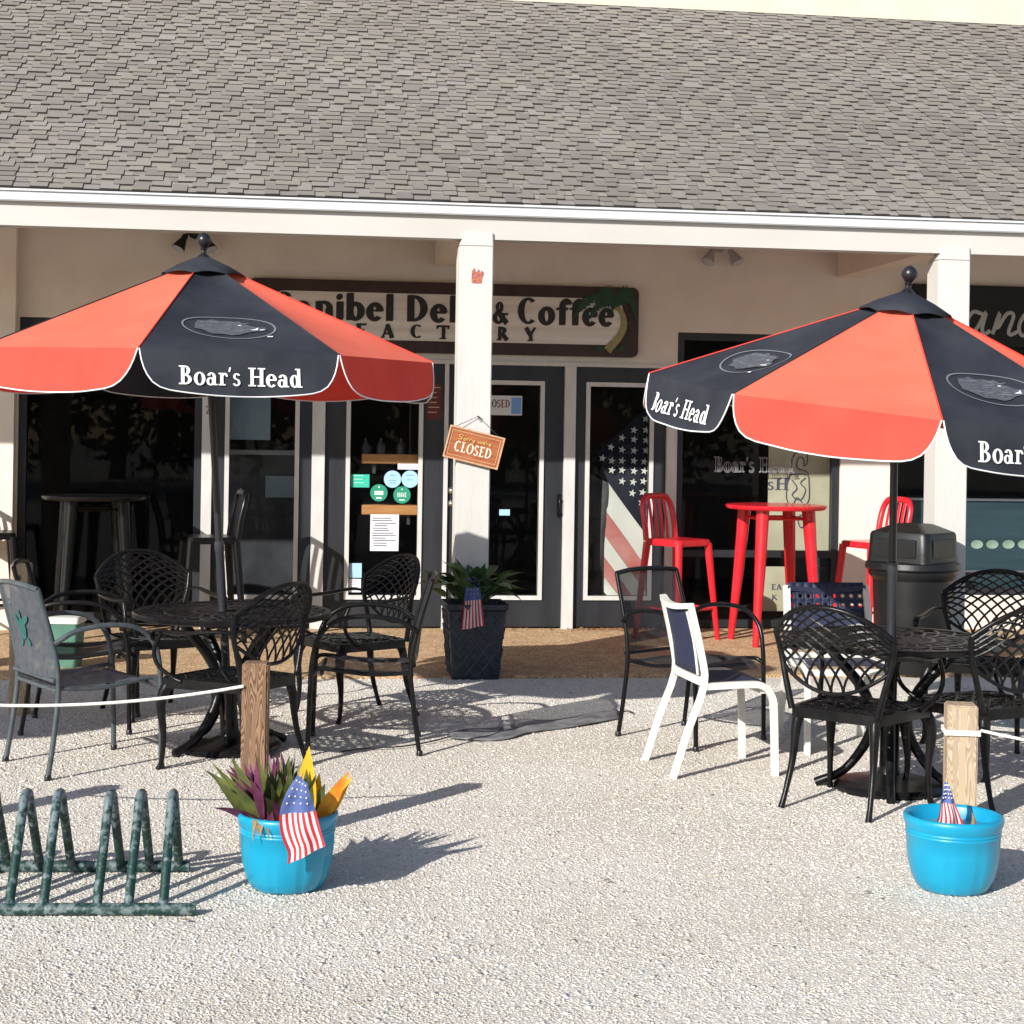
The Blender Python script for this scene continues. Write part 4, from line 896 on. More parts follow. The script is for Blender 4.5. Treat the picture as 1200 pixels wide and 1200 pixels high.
# ---- market umbrellas
def umbrella(label, loc, heading, lean=(0, 0), tilt=(0, 0), za=2.43, drop=.485, group='red and black market umbrellas', R=1.15, full=True, piv=0.0):
    t = thing('market_umbrella', label, 'umbrella', loc, group=group, rot=(lean[0], lean[1], 0)); zr = za-drop
    T = Matrix.Translation((0, 0, za-piv)) @ Matrix.Rotation(tilt[0], 4, (math.cos(tilt[1]), math.sin(tilt[1]), 0)) @ Matrix.Translation((0, 0, -za+piv)) @ Matrix.Rotation(heading, 4, 'Z')
    q = MB(); q.lathe([(0, 0), (.245, 0), (.25, .018), (.235, .035), (.10, .055), (.055, .075), (.045, .10), (.042, .36), (.030, .37), (0, .37)], 36); q.build('base', 'iron', t, smooth=True, auto=40)
    q = MB(); q.lathe([(.021, .05), (.021, .98), (.024, .985), (.024, 1.03), (.0175, 1.035)], 16); q.build('lower_pole', 'pole_grey', t, smooth=True)
    q = MB(); q.lathe([(.0175, 1.03), (.0175, za-.03), (0, za-.03)], 16); q.build('upper_pole', 'pole_black', t, smooth=True)
    V8 = [Vector((R*math.cos(rad(22.5+45*k)), R*math.sin(rad(22.5+45*k)), zr)) for k in range(-1, 8)]
    ap = Vector((0, 0, za)); L = (V8[1]-V8[0]).length
    rq = MB()
    for k in range(8):
        A, Bv = V8[k], V8[k+1]; black = k % 2 == 0; m = 'blackcanvas' if black else 'orange'; mp = 'blackcanvas' if black else 'orange_lit'
        mid = (A+Bv)/2; e = (Bv-A).normalized(); nh = Vector((mid.x, mid.y, 0)).normalized(); upv = (ap-mid).normalized(); nn = e.cross(upv); nn = nn if nn.z > 0 else -nn
        PL = (ap-mid).length
        def sag(x, y): w = L/2*(1-y/PL); return -.035*max(0, 1-(x/max(w, .01))**2)*math.sin(PI*min(1, y/PL*1.02))**.8 if w > .02 else 0
        def pf(x, y, o): return T @ (mid+e*x+upv*y+nn*(o+sag(x, y)))
        q = MB(); q.sheet(lambda u, v: pf((u-.5)*L*(1-.93*v), PL*.93*v, 0), 12, 14); p = q.build('canopy_panel', mp, t, smooth=True)
        q = MB(); q.tube([pf(L/2*(1-y/PL)*1.0, y, .002) for y in [PL*.92*i/10 for i in range(11)]], .0035, 5); q.build('seam', m, p, smooth=True)
        hl = L/2
        prof = [(hl-.004, 0), (hl-.007, .02), (hl-.012, .05), (hl-.022, .085), (hl-.036, .115), (hl-.058, .145), (hl-.09, .166), (hl-.13, .178), (hl-.165, .183), (hl-.20, .187)]+[((hl-.20)*(1-i/9), .187+.013*(1-(1-i/9)**2)) for i in range(1, 10)]
        xs_ = [-x for x, z in prof]+[x for x, z in reversed(prof[:-1])]; zs_ = [z for x, z in prof]+[z for x, z in reversed(prof[:-1])]
        ph = k*1.7+heading
        def vf(x, z, o):
            f = z/.2; fl = .045*f+.012*f*math.sin(x*8.5+ph)+.008*f*math.sin(x*17+ph*2)+.003*f*f*math.sin(x*33+ph*3)
            return T @ (mid+e*x+nh*(fl+o)-UP*(z*.985))
        n = len(xs_)-1
        q = MB(); q.sheet(lambda u, v: vf(xs_[round(u*n)], zs_[round(u*n)]*v, 0), n, 8); va = q.build('valance', m, p, smooth=True)
        q = MB(); q.tube([vf(x, z, 0) for x, z in zip(xs_, zs_)], .0032, 6); q.build('piping', 'piping', p, smooth=True)
        rq_ = MB(); rq_.tube([T @ Vector((0, 0, za-.045)), T @ (A-Vector((0, 0, .012))*1+ (ap-A).normalized()*.02)], .009, 6); rq_.build('rib', 'pole_black', t)
        rq_ = MB(); rq_.tube([T @ Vector((A.x*.03, A.y*.03, za-.52)), T @ (ap+(A-ap)*.52-Vector((0, 0, .02)))], .006, 6); rq_.build('strut', 'pole_black', t)
        if black and full:
            q = MB(); text_mesh(q, "Boar's Head", lambda x, z, o: vf(x, -z, o+.005), .082, .54, 0, -.152, 'c', lay=.0004); q.build('lettering', 'print_white', p, fixn=False)
            ey_ = .33
            fe = lambda x, y, o: pf(x, ey_+y, o+.004)
            q = MB(); E = [(.215*math.cos(2*PI*i/40), .145*math.sin(2*PI*i/40)) for i in range(41)]
            q.strip(E, [(x*.955, y*.94) for x, y in E], fe, 0); q.build('emblem_ring', 'print_line', p, fixn=False)
            q = MB(); hd = [(-.15,.03),(-.13,.075),(-.09,.085),(-.06,.105),(-.03,.088),(.01,.095),(.04,.085),(.06,.092),(.075,.06),(.10,.035),(.13,.01),(.165,.005),(.172,-.02),(.15,-.038),(.115,-.040),(.08,-.055),(.04,-.085),(.0,-.10),(-.04,-.085),(-.09,-.09),(-.12,-.05),(-.16,-.03)]
            c0 = (0.0, 0.0)
            for i in range(len(hd)):
                a, b = hd[i], hd[(i+1) % len(hd)]; q.add([fe(*c0, .001), fe(*a, .001), fe(*b, .001)], [(0,1,2)])
            q.build('emblem', 'print_grey', p, fixn=False)
            q = MB(); rr = random.Random(5)
            for i in range(22):
                x = rr.uniform(-.13, .06); y = rr.uniform(-.07, .07); q.add([fe(x, y, .0024), fe(x+.045, y+.010, .0024), fe(x+.046, y+.014, .0024), fe(x+.002, y+.006, .0024)], [(0,1,2,3)])
            q.build('emblem_fur', 'print_line', p, fixn=False)
            q = MB(); 
            for P4 in ([(.09,-.028),(.125,-.030),(.135,.004),(.118,-.015)], [(.045,.030),(.060,.032),(.062,.040),(.047,.038)], [(.135,-.033),(.16,-.030),(.155,-.022),(.138,-.024)], [(.155,-.122),(.180,-.122),(.180,-.110),(.155,-.110)]): q.add([fe(x, y, .003) for x, y in P4], [(0,1,2,3)])
            q.build('emblem_tusk', 'print_white', p, fixn=False)
    # vent cap and finial
    q = MB(); rc = .20; zc_ = za-.50/R*rc*drop/.5
    vs = [T @ Vector((0, 0, za+.022))]; N = 32
    for rr_, dz in ((.06, .004), (.13, -.020), (rc, -.048)):
        for i in range(N):
            a = 2*PI*i/N; w = 1+.05*math.cos(8*a)*(rr_/rc)**2; zz = za-drop/R*rr_+.020+.012*abs(math.sin(4*a))*(rr_/rc)-.018*(rr_/rc)**3
            vs.append(T @ Vector((rr_*w*math.cos(a+rad(22.5)), rr_*w*math.sin(a+rad(22.5)), zz)))
    fs = [(0, 1+i, 1+(i+1) % N) for i in range(N)]+[(1+r*N+i, 1+(r+1)*N+i, 1+(r+1)*N+(i+1) % N, 1+r*N+(i+1) % N) for r in range(2) for i in range(N)]
    q.add(vs, fs); q.build('vent_cap', 'blackcanvas', t, smooth=True, auto=80, solid=.004)
    q = MB(); q.lathe([(.0, za-.01), (.030, za-.01), (.034, za+.012), (.024, za+.022), (.014, za+.03), (.014, za+.046), (.020, za+.05), (.014, za+.056), (.022, za+.066), (.036, za+.085), (.036, za+.103), (.025, za+.122), (.008, za+.132), (0, za+.133)], 20); q.xf(T); q.build('finial', 'pole_black', t, smooth=True)
    return t
UL = umbrella('red and black umbrella standing in the left patio table', TL, chead(-70.5), lean=(0, rad(-4.0)), tilt=(rad(4.5), chead(0)+PI/2))
UR = umbrella('red and black umbrella tilted towards us over the right patio table', TR, chead(-70.5), tilt=(rad(7.5), chead(-53.6)+PI/2), za=2.245, drop=.465, R=1.12, piv=.465)
umbrella('red and black umbrella standing beyond the left edge, shading the gravel', cw(-5.1, 6.7), chead(-70), full=False)
# ---- bar furniture
def bar_stool(label, loc, rz, m, group):
    t = thing('bar_stool', label, 'stool', loc, rz, group); Z = .77
    q = MB(); q.slab(rrect(-.19, .19, -.19, .19, .05), lambda x, y, o: (x, y, Z-.05+o), .05); q.build('seat', m, t, bevel=.008)
    for sx in (-1, 1):
        for s in (-1, 1):
            q = MB(); q.tube([(sx*.165, s*.165, Z-.03), (sx*.20, s*.20, .30), (sx*.225, s*.225, 0)], [.034, .027, .022], 8, 2, flat=.9); q.build('leg', m, t, smooth=True)
    q = MB()
    c = [(.206, .206), (.206, -.206), (-.206, -.206), (-.206, .206), (.206, .206)]
    for i in range(4): q.tube([(*c[i], .24), (*c[i+1], .24)], .011, 8)
    q.build('footrest', m, t, smooth=True)
    q = MB(); q.tube([(-.175, -.165, Z-.02), (-.195, -.165, .90), (-.222, -.16, 1.01), (-.236, -.13, 1.072), (-.239, -.08, 1.09), (-.239, .08, 1.09), (-.236, .13, 1.072), (-.222, .16, 1.01), (-.195, .165, .90), (-.175, .165, Z-.02)], .024, 8, 4); bk = q.build('back_frame', m, t, smooth=True)
    for y in (-.085, -.030, .030, .085):
        q = MB(); q.tube([(-.178, y, Z-.02), (-.20, y, .91), (-.239, y, 1.086)], .017, 6, 3, flat=.4, up=(1, 0, 0)); q.build('slat', m, bk, smooth=True)
    return t
def bar_table(label, loc, rz, m, group):
    t = thing('bar_table', label, 'table', loc, rz, group); Z = 1.05
    q = MB(); q.lathe([(0, Z-.02), (.36, Z-.035), (.375, Z-.03), (.385, Z-.015), (.385, Z-.006), (.378, Z), (0, Z)], 48); q.build('tabletop', m, t, smooth=True, auto=35)
    for k in range(4):
        a = k*PI/2+PI/4; q = MB(); q.tube([rot(p, a) for p in ((.26, 0, Z-.025), (.30, 0, .55), (.36, 0, 0))], [.062, .050, .030], 10, 2, flat=.8); q.build('leg', m, t, smooth=True)
    q = MB(); 
    for k in range(4):
        a = k*PI/2+PI/4; q.tube([rot((.27, 0, .95), a), rot((.27, 0, .95), a+PI/2)], .012, 6)
    q.build('brace', m, t)
    return t
def onfl(u, d, z=ZP):
    xc = (u-600)/FOC*d; return RX*xc+FW*d+UP*z
rs = bar_stool('bright red bar stool left of the red bar table', onfl(796, 13.15), chead(-48), 'red', 'red metal bar stools')
dup(rs, onfl(1026, 13.25), chead(208), 'bright red bar stool partly hidden behind the black trash can')
bar_table('round bright red bar table with tapered legs by the right window', onfl(911, 13.0), chead(14), 'red', 'bar tables on the porch')
bar_table('round black bar table in front of the left window', onfl(112, 12.75), chead(20), 'tube_black', 'bar tables on the porch')
bs_ = bar_stool('black slatted bar stool right of the black bar table', onfl(248, 12.6), chead(200), 'tube_black', 'black metal bar stools')
dup(bs_, onfl(-12, 12.7), chead(20), 'black bar stool cut off by the left edge beside the black bar table')
# ---- trash can
tp_ = onfl(1072, 11.55); tc = thing('trash_can', 'black plastic trash can with a domed square lid on the porch', 'trash can', tp_, chead(-42))
q = MB(); q.lathe([(0, 0), (.225, 0), (.235, .02), (.255, .40), (.265, .62), (.285, .64), (.295, .655), (.295, .685), (.280, .69), (.270, .66), (0, .66)], 36, rf=lambda a, z: 1+.006*math.cos(18*a)*(z < .6)); q.build('barrel', 'plastic_black', tc, smooth=True, auto=40)
q = MB(); q.lathe([(.250, .69), (.312, .69), (.318, .70), (.312, .735), (.29, .745), (0, .745)], 36); q.build('lid_collar', 'plastic_black', tc, smooth=True, auto=40)
def sq(r, z, rr=.05): return [(x, y, z) for x, y in rrect(-r, r, -r, r, rr, 4)]
q = MB(); lv = [sq(.232, .740), sq(.228, .80), sq(.222, .925), sq(.214, .942), sq(.11, .992, .03), sq(.09, .997, .03)]; n = len(lv[0])
q.add([p for l in lv for p in l], [(r*n+i, r*n+(i+1) % n, (r+1)*n+(i+1) % n, (r+1)*n+i) for r in range(len(lv)-1) for i in range(n)]+[tuple((len(lv)-1)*n+i for i in range(n))]); ld = q.build('lid', 'plastic_black', tc, smooth=True, auto=35)
for k in range(4):
    q = MB(); q.box(-.15, .15, .228, .234, .775, .90); q.xf(Matrix.Rotation(k*PI/2, 4, 'Z')); q.build('flap', 'plastic_black', ld, bevel=.004)
# ---- posts and ropes
def post(label, loc, h, w, rz, m, group='wooden rope posts'):
    t = thing('wooden_post', label, 'post', loc, rz, group); q = MB(); q.box(-w/2, w/2, -w/2, w/2, -.02, h); q.build('timber', m, t, bevel=.006); return t
p1 = onZ(297, 990); p1 = Vector((p1.x, p1.y, 0)); P1 = post('brown grained wooden post behind the blue pot with colourful plants', p1, .70, .098, -PSI+.04, 'wood_dark')
p2 = onZ(1124, 968); P2 = post('pale wooden post behind the blue pot on the right', Vector((p2.x, p2.y, 0)), .505, .122, -PSI-.12, 'wood_pale')
d3 = 9.4; p3 = onfl(28, d3, 0); P3 = post('pale wooden post with a bolt hole behind the turtle print chair', p3, .83, .10, -PSI+.05, 'wood_pale')
q = MB(); q.lathe([(0, 0), (.011, 0), (.011, .004), (0, .004)], 12); q.xf(Matrix.Translation((-.004, -.0505, .755)) @ Matrix.Rotation(rad(90), 4, 'X')); q.build('bolt_hole', 'cord', P3)
p4 = cw(-2.56, 6.37); post('wooden post beyond the left edge holding the rope', p4, .70, .098, .1, 'wood_pale')
def rope(label, a, b, sagz, wrap=None):
    t = thing('rope', label, 'rope', (0, 0, 0), group='white ropes between the posts')
    n = 16; P = [a+(b-a)*(i/n)-UP*(4*sagz*(i/n)*(1-i/n)) for i in range(n+1)]
    q = MB(); q.tube(P, .0065, 8); q.build('cord', 'rope', t, smooth=True)
    if wrap is not None:
        c, w, z, rz_ = wrap; q = MB()
        for dz in (0, -.012):
            pts = [(-1.1,-1.1),(1.1,-1.1),(1.1,1.1),(-1.1,1.1),(-1.1,-1.1)]
            q.tube([c+Vector((*rot((x*w/2, y*w/2, 0), rz_)[:2], z+dz)) for x, y in pts], .006, 8)
        q.build('loop', 'rope', t, smooth=True)
    return t
rope('white rope sagging across the left chair to the brown post', Vector((p4.x, p4.y, .60)), Vector((p1.x-.045, p1.y-.052, .615)), .07)
pe = cw(3.1, 6.2)
rope('white rope tied round the pale post at the right', Vector((p2.x+.06, p2.y-.066, .405)), Vector((pe.x, pe.y, .44)), .05, (Vector((p2.x, p2.y, 0)), .122, .40, -PSI-.12))
# ---- blue pots
def blue_pot(label, loc):
    t = thing('flower_pot', label, 'pot', loc, random.random(), 'blue glazed pots')
    groove = lambda a, z: 1-.030*max(0, math.cos(9*a))**20*(z < .195)
    q = MB(); q.lathe([(0, 0), (.112, 0), (.126, .012), (.143, .045), (.155, .09), (.161, .14), (.164, .195), (.1665, .198), (.1665, .203), (.1640, .206), (.1665, .209), (.1665, .214), (.1640, .217), (.168, .225), (.175, .245), (.175, .258), (.170, .265), (.161, .265), (.155, .255), (.151, .215)], 72, rf=groove); q.build('body', 'bluepot', t, smooth=True, auto=60)
    return t
b1 = onZ(336, 1039); b1 = Vector((b1.x, b1.y, 0)); bp1 = blue_pot('blue glazed pot planted with purple and yellow leaves', b1)
q = MB(); q.lathe([(.153, .222), (.10, .235), (0, .238)], 24); q.build('soil', 'soil', bp1, smooth=True)
b2 = onZ(1116, 1041); b2 = Vector((b2.x, b2.y, 0)); bp2 = blue_pot('blue glazed pot without plants holding only a small flag', b2)
q = MB(); q.lathe([(.1535, .217), (.10, .2215), (0, .222)], 36); q.build('fill', 'water', bp2, smooth=True)
# ---- foliage
def leaf(q, base, d, L, w, droop=.3, mi=0, fold=.25, n=6, twist=0.0, side=None):
    d = Vector(d).normalized(); side = d.cross(UP) if side is None else side-d*side.dot(d); side = side.normalized() if side.length > .01 else Vector((1, 0, 0))
    side = Matrix.Rotation(twist, 3, d) @ side; P = Vector(base); dd = d.copy(); vs = []
    for i in range(n+1):
        t = i/n; ww = w*math.sin(PI*min(1, .12+.88*t)**.8)*.5 if i < n else .001
        nn = side.cross(dd); vs += [P+side*ww+nn*ww*fold, P, P-side*ww+nn*ww*fold]
        dd = (dd-UP*(droop/n)).normalized(); P = P+dd*(L/n)
    fs = []
    for i in range(n): a = i*3; fs += [(a, a+1, a+4, a+3), (a+1, a+2, a+5, a+4)]
    q.add(vs, fs, mi)
rr = random.Random(11)
pl = thing('potted_plant', 'purple green and yellow leaved plants growing in the left blue pot', 'plant', b1+UP*.22)
q = MB()
R3 = lambda a: RX*math.cos(a)-FW*math.sin(a)
for i in range(54):
    a = rr.uniform(PI*.0, PI*2); out = rr.uniform(.1, .60); c = R3(a)*.07*rr.random()-RX*rr.uniform(.015, .085)
    lean = R3(a)*out-RX*rr.uniform(.0, .35)+UP*rr.uniform(.7, 1.3)
    leaf(q, c, lean, rr.uniform(.14, .26), rr.uniform(.032, .056), rr.uniform(.15, .9), 0 if rr.random() < .5 else 1, twist=rr.uniform(-.7, .7), side=RX)
q.build('purple_leaves', ['leaf_purple', 'leaf_olive'], pl, smooth=True)
q = MB()
for (ox, lx, L, w, m) in ((.060,.05,.235,.075,0), (.075,.15,.15,.055,0), (.105,.45,.19,.050,1), (.115,.50,.17,.045,0), (.085,.25,.13,.05,2), (.095,.42,.11,.045,2), (.05,-.1,.12,.04,2), (.10,.7,.12,.04,0), (.07,.0,.17,.05,2)):
    leaf(q, RX*ox-FW*rr.uniform(-.03, .05), RX*lx+UP*1.0-FW*.08, L*1.2, w*1.1, .35, m, twist=rr.uniform(-.35, .35), fold=.2, side=RX)
q.build('yellow_leaves', ['leaf_yellow', 'leaf_orange', 'leaf_olive'], pl, smooth=True)
q = MB()
for i in range(9): leaf(q, RX*rr.uniform(-.02, .03)+UP*.0, RX*rr.uniform(-.3, .35)+UP+FW*rr.uniform(0, .5), rr.uniform(.19, .27), rr.uniform(.018, .03), .1, i % 2, twist=rr.uniform(-1, 1))
q.build('green_leaves', ['leaf_olive', 'leaf_green'], pl, smooth=True)
q = MB()
for i in range(7): leaf(q, RX*(-.085+rr.uniform(-.02, .03))-FW*.145+UP*.045, -FW*.5+RX*rr.uniform(-.3, .3)-UP*.2, rr.uniform(.05, .08), .010, 1.6, 0)
q.build('dry_leaves', 'dry', pl, smooth=True)
# ---- dark planter by the column
pb_ = onZ(557, 797); pb_ = Vector((pb_.x, pb_.y+.16, ZP)); yaw = .02
pt_ = thing('planter', 'tall square dark blue planter with lattice pattern at the foot of the centre column', 'planter', Vector((pb_.x, pb_.y, 0.0)), yaw)
def sqr(r, z, rr=.02): return [(x, y, z) for x, y in rrect(-r, r, -r, r, rr, 3)]
lv = [sqr(.150, 0), sqr(.155, .02), sqr(.187, .44), sqr(.203, .455), sqr(.205, .485), sqr(.190, .487), sqr(.182, .45)]; n = len(lv[0])
q = MB(); q.add([p for l in lv for p in l], [(r*n+i, r*n+(i+1) % n, (r+1)*n+(i+1) % n, (r+1)*n+i) for r in range(len(lv)-1) for i in range(n)]+[tuple(range(n-1, -1, -1))]); q.build('body', 'planter', pt_, bevel=0)
q = MB()
for k in range(4):
    A_ = Matrix.Rotation(k*PI/2, 4, 'Z')
    for s in (-1, 1):
        for j in range(-4, 5):
            P = []
            for i in range(13):
                z = .03+.40*i/12; x = j*.085+s*(z-.23)*.75; lim = .14+.075*z
                if abs(x) < lim: P.append(A_ @ Vector((x, -(.155+.0745*(z-.02))-.002, z)))
            if len(P) > 2: q.tube([P[0], P[-1]], .007, 5)
q.build('lattice_relief', 'planter', pt_, smooth=True)
q = MB(); q.add(sqr(.183, .455), [tuple(range(n))]); q.build('soil', 'soil', pt_)
hp = thing('leafy_plant', 'broad leaved green plant growing in the dark planter', 'plant', Vector((pb_.x, pb_.y, .45)))
q = MB(); sm_ = MB()
for i in range(64):
    a = rr.uniform(0, 2*PI); out = rr.uniform(.15, 1.3); el = rr.uniform(.4, 1.25); b0 = R3(a)*.05
    tip = b0+R3(a)*out*.14+UP*(el*.16); sm_.tube([b0, (b0+tip)/2+UP*.02, tip], .0035, 4)
    leaf(q, tip, R3(a)*(out*.8+.1)+UP*rr.uniform(.1, 1.3), rr.uniform(.12, .20), rr.uniform(.065, .10), rr.uniform(.4, 1.1), 0 if rr.random() < .82 else 1, twist=rr.uniform(-.5, .5), fold=.3)
q.build('leaves', ['leaf_green', 'leaf_rim'], hp, smooth=True); sm_.build('stems', 'leaf_green', hp)
# ---- small flags: cloth with canton and stripes, local: x across, z down from the stick
def small_flag(label, loc, corners, stick, bulge=0.0):
    """corners: canton-top-left, top-right, stripe-bottom-right, bottom-left as offsets (right, up, towards us)"""
    t = thing('small_flag', label, 'flag', loc, 0, 'small stars and stripes flags')
    cv = lambda p: RX*p[0]+UP*p[1]-FW*p[2]
    a, b, c, d = [cv(p) for p in corners]
    nu, nv = 13, 20
    def f(u, v):
        p = (a*(1-u)+b*u)*(1-v)+(d*(1-u)+c*u)*v
        return p-RX*(bulge*math.sin(PI*min(1, v*1.15))*(1-u))-FW*(.010*math.sin(u*9+v*4)*min(1, v*2)+.006*math.sin(v*11))
    q = MB(); q.sheet(f, nu, nv, mf=lambda i, j: 2 if j < nv*.42 else (0 if i % 2 == 0 else 1)); cl = q.build('cloth', ['flag_red', 'flag_white', 'flag_blue'], t, smooth=True)
    q = MB()
    for i in range(4):
        for j in range(4):
            p = f(.16+.22*i, .05+.09*j)-FW*.003; r = .0035; q.add([p+RX*r, p+UP*r, p-RX*r, p-UP*r], [(0,1,2,3)])
    q.build('stars', 'flag_white', cl, fixn=False)
    q = MB(); q.tube([cv(p) for p in stick], .0032, 6); q.build('stick', 'carved_edge', t)
    return t
fl1 = b1+UP*.265-FW*.185
small_flag('small flag drooping over the rim of the left blue pot', fl1, [(.052,.160,-.02), (.085,.130,-.02), (.155,-.070,.03), (.028,-.135,.035)], [(.066,.165,-.03), (.03,-.05,-.08)], .045)
small_flag('small flag hanging on the dark planter', Vector((pb_.x, pb_.y, .487))-FW*.215+UP*0, [(-.045,.17,-.03), (.035,.17,-.03), (.075,-.13,.02), (-.075,-.16,.02)], [(.0,.20,-.03), (.01,-.04,-.09)])
small_flag('small folded flag standing in the right blue pot', b2+UP*.222-FW*.055, [(-.050,.165,0), (-.036,.165,0), (.022,.004,.03), (-.085,.004,.03)], [(-.040,.18,-.004), (-.03,0,-.004)])
q = MB(); q.tube([(0,0,0), (.002,0,.03), (-.004,0,.055)], [.010, .007, .001], 6); q.sheet(lambda u, v: (-.02+.045*u, .004*math.sin(6*u), .001+.012*v*(1-u)), 4, 2)
dm = thing('leaf_scrap', 'dark curled leaf scrap floating in the right blue pot', 'leaf', b2+UP*.223+RX*.062-FW*.03); q.build('curled_leaf', 'dry', dm)
# ---- bike rack
rk = thing('bike_rack', 'chipped dark green metal bike rack with hoops at the left', 'bike rack', (0, 0, 0))
fr = [onZ(u, 1073) for u in (-420, 229)]; re = [onZ(u, 1022) for u in (-330, 222)]
def lift(p, z): return Vector((p.x, p.y, z))
rt = .0205
fa, fb = lift(fr[0], rt), lift(fr[1], rt); ra, rb_ = lift(re[0], rt), lift(re[1], rt)
for a, b in ((fa, fb), (ra, rb_)):
    q = MB(); q.tube([a, b], rt, 14); q.build('rail', 'greenrack', rk, smooth=True)
def along(a, b, u):
    lo_, hi_ = 0.0, 1.0
    for _ in range(40):
        m_ = (lo_+hi_)/2; p = a+(b-a)*m_; dd = p-CAM; uu = 600+FOC*dd.dot(RX)/dd.dot(FW)
        if uu < u: lo_ = m_
        else: hi_ = m_
    return a+(b-a)*lo_
for uf, ur in ((-185,-130), (-145,-92), (-83,-38), (-42,-3), (19,55), (59,92), (122,150), (159,184), (200,218), (-22,17)):
    f0, r0 = along(fa, fb, uf), along(ra, rb_, ur); m_ = (f0+r0)/2; dn = (r0-f0).normalized(); Zt = .342
    q = MB(); ta, tb = lift(m_-dn*.070, Zt-.055), lift(m_+dn*.070, Zt-.055); q.tube([f0, f0+(ta-f0)*.35, f0+(ta-f0)*.8, ta, lift(m_-dn*.040, Zt-.014), lift(m_, Zt-.002), lift(m_+dn*.040, Zt-.014), tb, r0+(tb-r0)*.8, r0+(tb-r0)*.35, r0], .0160, 12, 4); q.build('hoop', 'greenrack', rk, smooth=True)
# ---- strip of weathered cloth on the gravel
ws = thing('ground_cloth', 'weathered grey strip of cloth lying on the gravel in front of the planter', 'cloth', (0, 0, 0))
top = [(527,862),(545,858),(575,855),(600,852),(625,848),(650,845),(680,840),(705,836),(724,833)]; bot = [(527,868),(548,869),(575,870),(598,868),(620,862),(650,857),(680,851),(705,847),(727,842)]
rr = random.Random(4)
q = MB(); nA = len(top)-1; A_ = catmull([onZ(u, v+rr.uniform(-.8, .8)) for u, v in top], 4); B_ = catmull([onZ(u, v+rr.uniform(-1.5, 1.5)) for u, v in bot], 4); nA = len(A_)-1
q.sheet(lambda u, v: tuple(A_[round(u*nA)]*(1-v)+B_[round(u*nA)]*v+UP*(.010+.004*math.sin(u*40+v*3)*math.sin(PI*v)+.003*math.sin(u*17))), nA, 6); q.build('sheet', 'fabric_strip', ws, smooth=True, solid=.004)
q = MB(); q.tube([onZ(u, v)+UP*.014 for u, v in ((528,866),(505,872),(470,878),(430,880),(400,884))], .004, 6, 4); q.tube([onZ(u, v)+UP*.014 for u, v in ((727,838),(735,836),(742,838))], .004, 6, 4); q.build('frayed_cord', 'cord', ws)
# ---- pale green box at the left
gb = onfl(80, 11.15, ZP); gx = thing('storage_box', 'low pale green box with a white lid behind the left chairs', 'box', gb, chead(0)-.0)
q = MB(); lv = [sqr(.095, 0), sqr(.108, .29)]; n = len(lv[0]); q.add([(x*1.0, y, z) for l in lv for x, y, z in l], [(i, (i+1) % n, n+(i+1) % n, n+i) for i in range(n)]+[tuple(n+i for i in range(n))]); q.build('tub', 'greenbox', gx)
q = MB(); lv = [sqr(.115, .285), sqr(.115, .315), sqr(.105, .325)]; q.add([p for l in lv for p in l], [(r*n+i, r*n+(i+1) % n, (r+1)*n+(i+1) % n, (r+1)*n+i) for r in range(2) for i in range(n)]+[tuple(2*n+i for i in range(n))]); q.build('lid', 'whitemetal', gx)
# ---- scraps: fallen leaves on the lot
rr = random.Random(9); G_L = 'fallen leaves on the gravel'
for i, (u, v, lb_) in enumerate(((707,1036,'dry leaf on the gravel between the two blue pots'), (1022,1049,'dark dry leaf on the gravel left of the right blue pot'), (212,1082,'dry leaf on the gravel just in front of the bike rack end'))):
    p = onZ(u, v); q = MB(); leaf(q, (0, 0, .012), (math.cos(i*2), math.sin(i*2), .15), .035, .018, .3, 0)
    l = thing('fallen_leaf', lb_, 'leaf', p, i, G_L); q.build('blade', 'dry', l)
# ---- scattered crumbs of leaf on the gravel
q = MB(); rr = random.Random(41)
for i in range(260):
    d = math.sqrt(rr.uniform(4.4**2, 10.5**2)); p = cw(rr.uniform(-.31, .31)*d, d, .010); s = rr.choice((.004, .006, .009)); a = rr.uniform(0, PI); c_, s_ = math.cos(a)*s, math.sin(a)*s
    q.add([p+Vector((-c_, -s_, 0)), p+Vector((s_*.5, -c_*.5, .003)), p+Vector((c_, s_, .001)), p+Vector((-s_*.5, c_*.5, .003))], [(0,1,2,3)])
tag(q.build('leaf_crumbs', 'dry', fixn=False), 'tiny brown leaf crumbs scattered over the gravel', 'litter', kind='stuff')
# ---- bark and leaf litter at the foot of the wall
q = MB(); rr = random.Random(31)
for i in range(230):
    x = wx(rr.choice((rr.uniform(664, 790), rr.uniform(664, 790), rr.uniform(560, 1000)))); y = YW-.03-abs(rr.gauss(0, .07)); s = rr.uniform(.008, .022); a = rr.uniform(0, PI)
    c_, s_ = math.cos(a)*s, math.sin(a)*s; z = ZP+.004+rr.uniform(0, .012)
    q.add([(x-c_, y-s_, z), (x+s_*.5, y-c_*.5, z+rr.uniform(0, .008)), (x+c_, y+s_, z), (x-s_*.5, y+c_*.5, z+rr.uniform(0, .006))], [(0,1,2,3)])
tag(q.build('leaf_litter', 'litter', fixn=False), 'reddish dry leaf litter along the foot of the doors', 'litter', kind='stuff')
